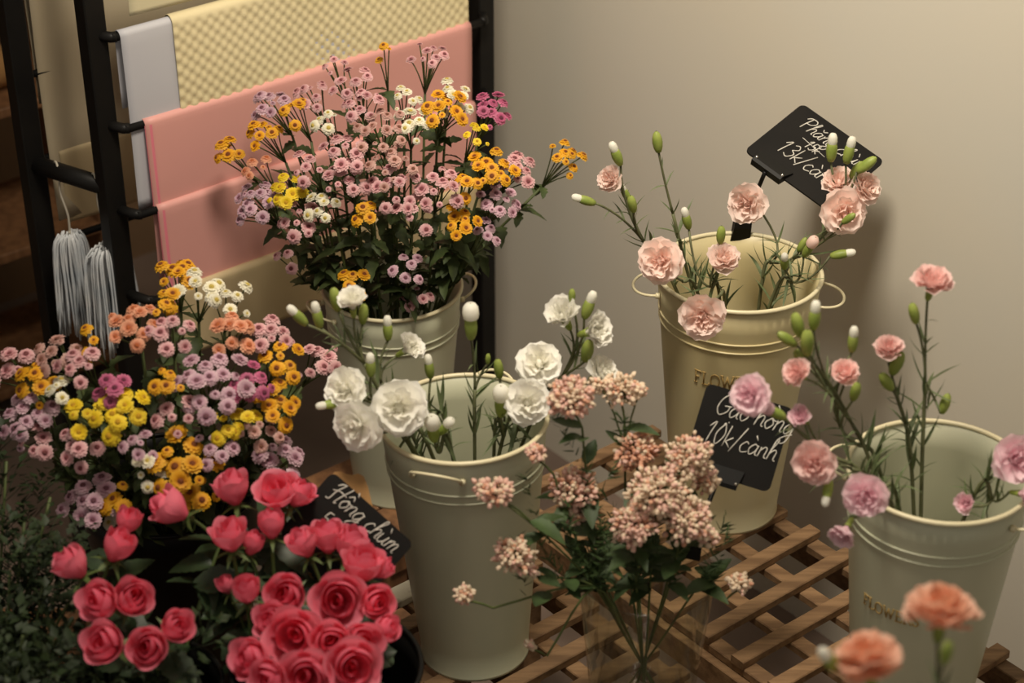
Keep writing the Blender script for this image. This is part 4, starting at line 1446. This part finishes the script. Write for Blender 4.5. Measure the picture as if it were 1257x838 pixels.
def sign(label, cpx, y, xpx, wd, hg, lines, rim=None, yaw=0.0, clip_x=0.0, strike=None, upx=None, toward=0.0):
    C = atY(cpx[0], cpx[1], y)
    v = ray(*cpx)
    xs = (RT * xpx[0] - UPC * xpx[1]).normalized()
    n = (-v).normalized()
    n.rotate(Quaternion((0, 0, 1), R(yaw)))
    xs = (xs - n * xs.dot(n)).normalized()
    ys = n.cross(xs)
    if upx:
        # both visible edges known: tip the board out of the picture plane until they meet at a right angle
        k_ = 1.0 / pxm(C)
        X = (RT * xpx[0] - UPC * xpx[1]) * k_
        Y = (RT * upx[0] - UPC * upx[1]) * k_
        zt = -X.dot(Y) / toward
        X, Y = X + n * toward, Y + n * zt
        wd, hg = X.length, Y.length
        xs = X.normalized()
        n = xs.cross(Y.normalized()).normalized()
        ys = n.cross(xs)
    q = Matrix((xs, ys, n)).transposed().to_quaternion()
    t = thing('price_sign', label, 'sign', C, 'chalk price signs', q)
    part('board', rounded_board(wd, hg, 0.009, 0.003), t)
    for (txt, x0, y0, h, shear) in lines:
        ss, _ = strokes(txt)
        m = MB()
        for s_ in ss:
            P = [V((p[0] + p[1] * shear, p[1], 0)) for p in s_]
            P = catmull(P, 5) if len(P) > 2 else P
            m.tube([V((x0 + p.x * h, y0 + p.y * h, 0.0006)) for p in P], 0.00088, 5)
        tag(part('chalk_lettering', m.mesh('lettering', 'chalk'), t), 'white chalk handwriting')
    if strike:
        m = MB()
        m.tube([V((strike[0], strike[1], .0007)), V((strike[2], strike[3], .0007))], 0.0006, 5)
        part('chalk_stroke', m.mesh('strike', 'chalk'), t)
    cl = part('clip', clip_mesh(0.062, 0.022, 0.007), t, (clip_x, -hg / 2 + 0.012, 0.0))
    for sx in (-0.024, 0.024):
        part('rivet', RIVET, cl, (sx, -0.014, -.004))
    if rim:
        # ball-jointed arm down to a second clip on the vessel's rim
        qi = q.inverted()
        rp = qi @ (V(rim) - C)
        p0 = V((clip_x, -hg / 2 - 0.010, 0))
        m = MB()
        m.tube(catmull([p0, p0.lerp(rp, .5) + V((0, 0, .004)), rp + V((0, 0.012, 0))], 4), 0.0032, 7)
        part('arm', m.mesh('sign_arm', 'black_plastic'), t)
        m = MB()
        cc = p0.lerp(rp, 0.5) + V((0, 0, .004))
        m.lathe([(0.0003, -.0062), (.004, -.0048), (.0062, 0), (.004, .0048), (.0003, .0062)], 12, origin=cc)
        part('ball_joint', m.mesh('ball_joint', 'chrome'), t)
        dn = qi @ V((0, 0, 1))
        dn = (dn * 0.8 + (p0 - rp).normalized() * 0.5).normalized()
        part('rim_clip', clip_mesh(0.030, 0.034, 0.009), t, rp - dn * 0.012, (-dn).to_track_quat('Y', 'Z'))
    return t


k = BK['P']
sign('chalk sign reading Phăng chùm 13k/cành above the cream bucket', (1000, 191), 2.585, (101, 72), 0.145, 0.108,
     (('Phăng chùm', -0.054, 0.0275, 0.0265, 0.25), ('15k', -0.022, 0.002, 0.018, 0.2), ('13k/cành', -0.046, -0.0330, 0.030, 0.15)),
     rim=(k['c'].x + 0.014, k['c'].y + k['r1'] - 0.002, k['c'].z + k['H'] + 0.002), yaw=0, clip_x=-0.030, upx=(69, -60), toward=0.058,
     strike=(-0.034, 0.014, 0.012, 0.008))
sign('chalk sign reading Gạo hồng 10k/cành before the cream bucket', (906, 537), 2.12, (109, 33), 0.117, 0.114,
     (('Gạo hồng', -0.040, 0.022, 0.030, 0.25), ('10k/cành', -0.042, -0.0165, 0.029, 0.2)),
     rim=(VS.x + 0.060, VS.y + 0.052, VS.z + VH + 0.002), yaw=3, clip_x=-0.01)
k = BK['S1']
sign('tilted chalk sign reading Hồng chùm behind the pink roses', (425, 660), 1.945, (99, 88), 0.135, 0.100,
     (('Hồng chùm', -0.052, 0.0225, 0.0262, 0.25), ('5-2', -0.040, -0.010, 0.021, 0.15)),
     rim=(k['c'].x + 0.03, k['c'].y + 0.108, k['c'].z + k['H'] + 0.002), yaw=-4, clip_x=0.0)

# ------------------------------------------------------------------ paper rack
PL = V((-0.620, 2.710, 0))
PR = V((-0.053, 3.169, 0))
RA = (PR - PL).normalized()
RN = V((RA.y, -RA.x, 0))
RE = V((-0.140, 0.088, 0))
HPOST = 1.32
rack = thing('paper_display_rack', 'black metal rack with horizontal rods holding wrapping paper', 'rack', PL)


def rpart(name, mb, mt='black_metal', smooth=True):
    return part(name, mb.mesh(name, mt, smooth), rack)


for p in (PL, PR, PL + RE, PR + RE):
    m = MB()
    m.box(p - PL + V((0, 0, (HPOST + FLOORZ) / 2)), (0, 0, 1), RA, RN, (HPOST - FLOORZ) / 2, 0.0165, 0.0165, 0.002)
    rpart('post', m, smooth=False)
for z in (0.548, 1.28, -0.20):
    for p in (PL, PR):
        m = MB()
        m.tube([p - PL + V((0, 0, z)), p + RE - PL + V((0, 0, z))], 0.0145, 14)
        rpart('side_bar', m)
for z in (-0.20, 1.30):
    m = MB()
    m.tube([V((0, 0, z)), PR - PL + V((0, 0, z))], 0.010, 10)
    rpart('cross_bar', m)
RODZ = [0.945, 0.80, 0.656, 0.514, 0.365]
RODF = [0.018, 0.028, 0.038, 0.048, 0.058]
for z, f in zip(RODZ, RODF):
    m = MB()
    m.tube([V((0, 0, z)) + RN * f + RA * 0.016, PR - PL + V((0, 0, z)) + RN * f - RA * 0.022], 0.0068, 10)
    rpart('rod', m)
    for p, e in ((V((0, 0, 0)), 0.024), (PR - PL, -0.030)):
        m = MB()
        m.tube([p + V((0, 0, z)), p + V((0, 0, z)) + RN * f * 0.9 + RA * e * .7, p + V((0, 0, z)) + RN * f + RA * e], 0.0082, 10)
        rpart('bracket', m)
for z in (0.84, 0.694, 0.55, 0.40):
    m = MB()
    m.tube([V((0, 0, z)) + RE, PR - PL + V((0, 0, z)) + RE], 0.006, 8)
    rpart('rod', m)


def sheet(label, p0, z, f, s0, s1, front, backd, mt, name='wrapping_paper', edge=None, dimple=0.0, off=0.0, nx=36, wav=0.002, nrm=None, skew=0.0, rr=0.0085):
    """a paper sheet folded over a rod; s0,s1 along the rod"""
    nrm = nrm or RN
    o = p0 + RA * s0 + nrm * f + V((0, 0, z))
    rr = rr + off
    prof = []
    nb, nf = 4, max(6, int(front / 0.0036)) if dimple else 16
    for i in range(nb + 1):
        prof.append((-rr, -backd * (1 - i / nb)))
    for i in range(1, 8):
        a = PI - PI * i / 8
        prof.append((rr * math.cos(a), rr * math.sin(a)))
    for i in range(nf + 1):
        prof.append((rr, -front * i / nf))
    n = int((s1 - s0) / 0.0036) if dimple else nx
    rows = []
    for i in range(n + 1):
        s = (s1 - s0) * i / n
        row = []
        for q, (x, zz) in enumerate(prof):
            d = wav * math.sin(s * 17 + zz * 9 + f * 60) * min(1, max(0, -zz) * 10) * (1 if x > 0 else -1)
            if dimple and x > 0 and zz < 0:
                d += dimple * math.sin(s * 2 * PI / 0.020) * math.sin(zz * 2 * PI / 0.020)
            row.append(RA * s + nrm * (x + d) + V((0, 0, zz + (skew * s if zz < -0.01 else 0) * (zz / -front if front else 0))))
        rows.append(row)
    m = MB()
    m.grid(rows)
    t = part(name, m.mesh('wrapping_paper', mt), None, o)
    tag(t, label, 'paper', 'wrapping paper sheets on the rack')
    md = t.modifiers.new('thickness', 'SOLIDIFY')
    md.thickness = 0.0007
    md.offset = 1
    if edge:
        m = MB()
        e = rows[0][nb + 8:]
        m.grid([[p - RA * 0.0006 - nrm * .001 for p in e], [p + RA * 0.011 + nrm * 0.0016 for p in e]])
        part('fold', m.mesh('paper_fold', edge), t)
    return t


sheet('ivory sheet on the topmost visible rod of the paper rack', PL, RODZ[0], RODF[0], 0.05, 0.62, 0.12, 0.10, 'paper_ivory')
sheet('cool white paper sheet at the upper left of the rack', PL, RODZ[1], RODF[1], 0.026, 0.50, 0.285, 0.12, 'paper_white')
sheet('cream dimpled paper sheet at the top of the rack', PL, RODZ[1], RODF[1], 0.112, 0.672, 0.15, 0.10, 'paper_cream', dimple=0.0019, off=0.0035)
sheet('upper pink paper sheet across the rack', PL, RODZ[2], RODF[2], 0.046, 0.672, 0.150, 0.13, 'paper_pink', edge='paper_pink_edge')
sheet('lower pink paper sheet behind the back chrysanthemums', PL, RODZ[3], RODF[3], 0.048, 0.672, 0.185, 0.13, 'paper_pink', edge='paper_pink_edge')
sheet('tan paper sheet on the lowest rod behind the flowers', PL, RODZ[4], RODF[4], 0.064, 0.672, 0.115, 0.10, 'paper_tan')
sheet('grey beige paper sheet hanging on the rear rods at the left', PL + RE, 0.84, 0.0, 0.028, 0.50, 0.40, 0.20, 'paper_grey', wav=0.004)
sheet('warm tan paper sheet on a lower rear rod of the rack', PL + RE, 0.55, 0.0, 0.045, 0.45, 0.12, 0.10, 'paper_tan')


# white cord hanks on the side bar
def cord(label, f, seed, width, wire_tip):
    rg = random.Random(seed)
    P = PL + RE * f + V((0, 0, 0.548))
    t = thing('cord_hank', label, 'cord', P, 'white cord hanks on the rack')
    m = MB()
    ux = RE.normalized()
    top = V((0, 0, -0.105)) + RN * 0.018 + ux * 0.0
    pts = [V((0, 0, -0.004)) - RN * 0.017, V((0, 0, 0.0165)), V((0, 0, 0.004)) + RN * 0.024 + ux * .010, V((0, 0, -0.03)) + RN * 0.026 + ux * .014, V((0, 0, -0.07)) + RN * 0.020,
           top, top + ux * .004 + RN * .006 + V((0, 0, .006))]
    m.tube(catmull(pts, 6), 0.0019, 6)
    part('wire_hook', m.mesh('wire_hook', 'wire_grey'), t)
    m = MB()
    for k in range(90):
        a = rg.uniform(0, 6.28)
        r_ = width * math.sqrt(rg.random())
        L = rg.uniform(0.13, 0.19)
        dx, dn = r_ * math.cos(a), r_ * 0.55 * math.sin(a)
        p0 = top + RA * dx * 0.55 + RN * dn * .55 + V((0, 0, rg.uniform(-.004, .006)))
        q = [p0, top + RA * dx * 0.9 + RN * dn * .9 + V((0, 0, -0.018)), top + RA * (dx + rg.uniform(-.003, .003)) + RN * dn + V((0, 0, -L * .55)),
             top + RA * (dx * 1.1 + rg.uniform(-.005, .005)) + RN * dn * 1.1 + V((0, 0, -L))]
        m.tube(catmull(q, 3), 0.0017, 4)
    o = part('strands', m.mesh('cord_strands', 'cord_white'), t)
    tag(o, kind='stuff')


cord('bluish white cord hank hanging from a wire hook by the rear post', 0.68, 1, 0.034, True)
cord('ivory white cord hank hanging behind the front rack post', 0.20, 2, 0.046, False)

# ------------------------------------------------------------------ dim shelf behind the rack
SC = atZ(20, 330, 0.25)
SH = V((SC.x - 0.10, SC.y + 0.12, 0))
SH = ab(1.16, -3.40, FLOORZ)
t = thing('wooden_shelf', 'dim brown wooden shelf behind the rack at the left edge', 'shelf', SH)
for sx in (-0.42, 0.42):
    m = MB()
    m.box(A * sx + V((0, 0, 0.65)), (0, 0, 1), A, B, 0.65, 0.018, 0.15, 0.002)
    part('upright', m.mesh('upright', 'dark_wood', False), t)
for z in (0.06, 0.36, 0.66, 1.00, 1.28):
    m = MB()
    m.box(V((0, 0, z)), A, B, (0, 0, 1), 0.402, 0.15, 0.010, 0.002)
    part('shelf_board', m.mesh('shelf_board', 'dark_wood', False), t)


def roll(label, c, ln, r_, mt):
    m = MB()
    n = 20
    prof = [(0.012, -ln), (r_, -ln), (r_, ln), (0.012, ln)]
    m.lathe(prof, n)
    t = thing('paper_roll', label, 'paper roll', c, 'paper rolls on the dim shelf')
    part('sheet', m.mesh('paper_roll', mt), t, quat=zquat(A))
    m = MB()
    m.lathe([(0.010, -ln - .002), (0.012, -ln - .002), (0.012, ln + .002), (0.010, ln + .002), (0.010, -ln - .002)], 12)
    part('core', m.mesh('roll_core', 'kraft'), t, quat=zquat(A))


roll('kraft paper roll lying on the middle board of the dim shelf', SH + V((0, 0, 0.711)) + B * 0.05, 0.30, 0.040, 'kraft')
roll('tan paper roll lying behind the kraft roll on the dim shelf', SH + V((0, 0, 0.704)) - B * 0.07, 0.28, 0.033, 'paper_tan')
roll('grey paper roll on the upper board of the dim shelf', SH + V((0, 0, 1.051)) + B * 0.04, 0.28, 0.040, 'paper_grey')
for k in range(3):
    m = MB()
    m.box((0, 0, 0), A, B, (0, 0, 1), 0.16, 0.11, 0.011, 0.004)
    tag(part('folded_paper', m.mesh('folded_paper', 'paper_ivory', False), None, SH + V((0.0, 0, 0.382 + 0.0225 * k)) + B * 0.02, Quaternion((0, 0, 1), R((-4, 3, 7)[k]))),
        ('lowest', 'middle', 'topmost')[k] + ' folded ivory paper stack on the second board of the dim shelf', 'paper', 'folded papers on the dim shelf')
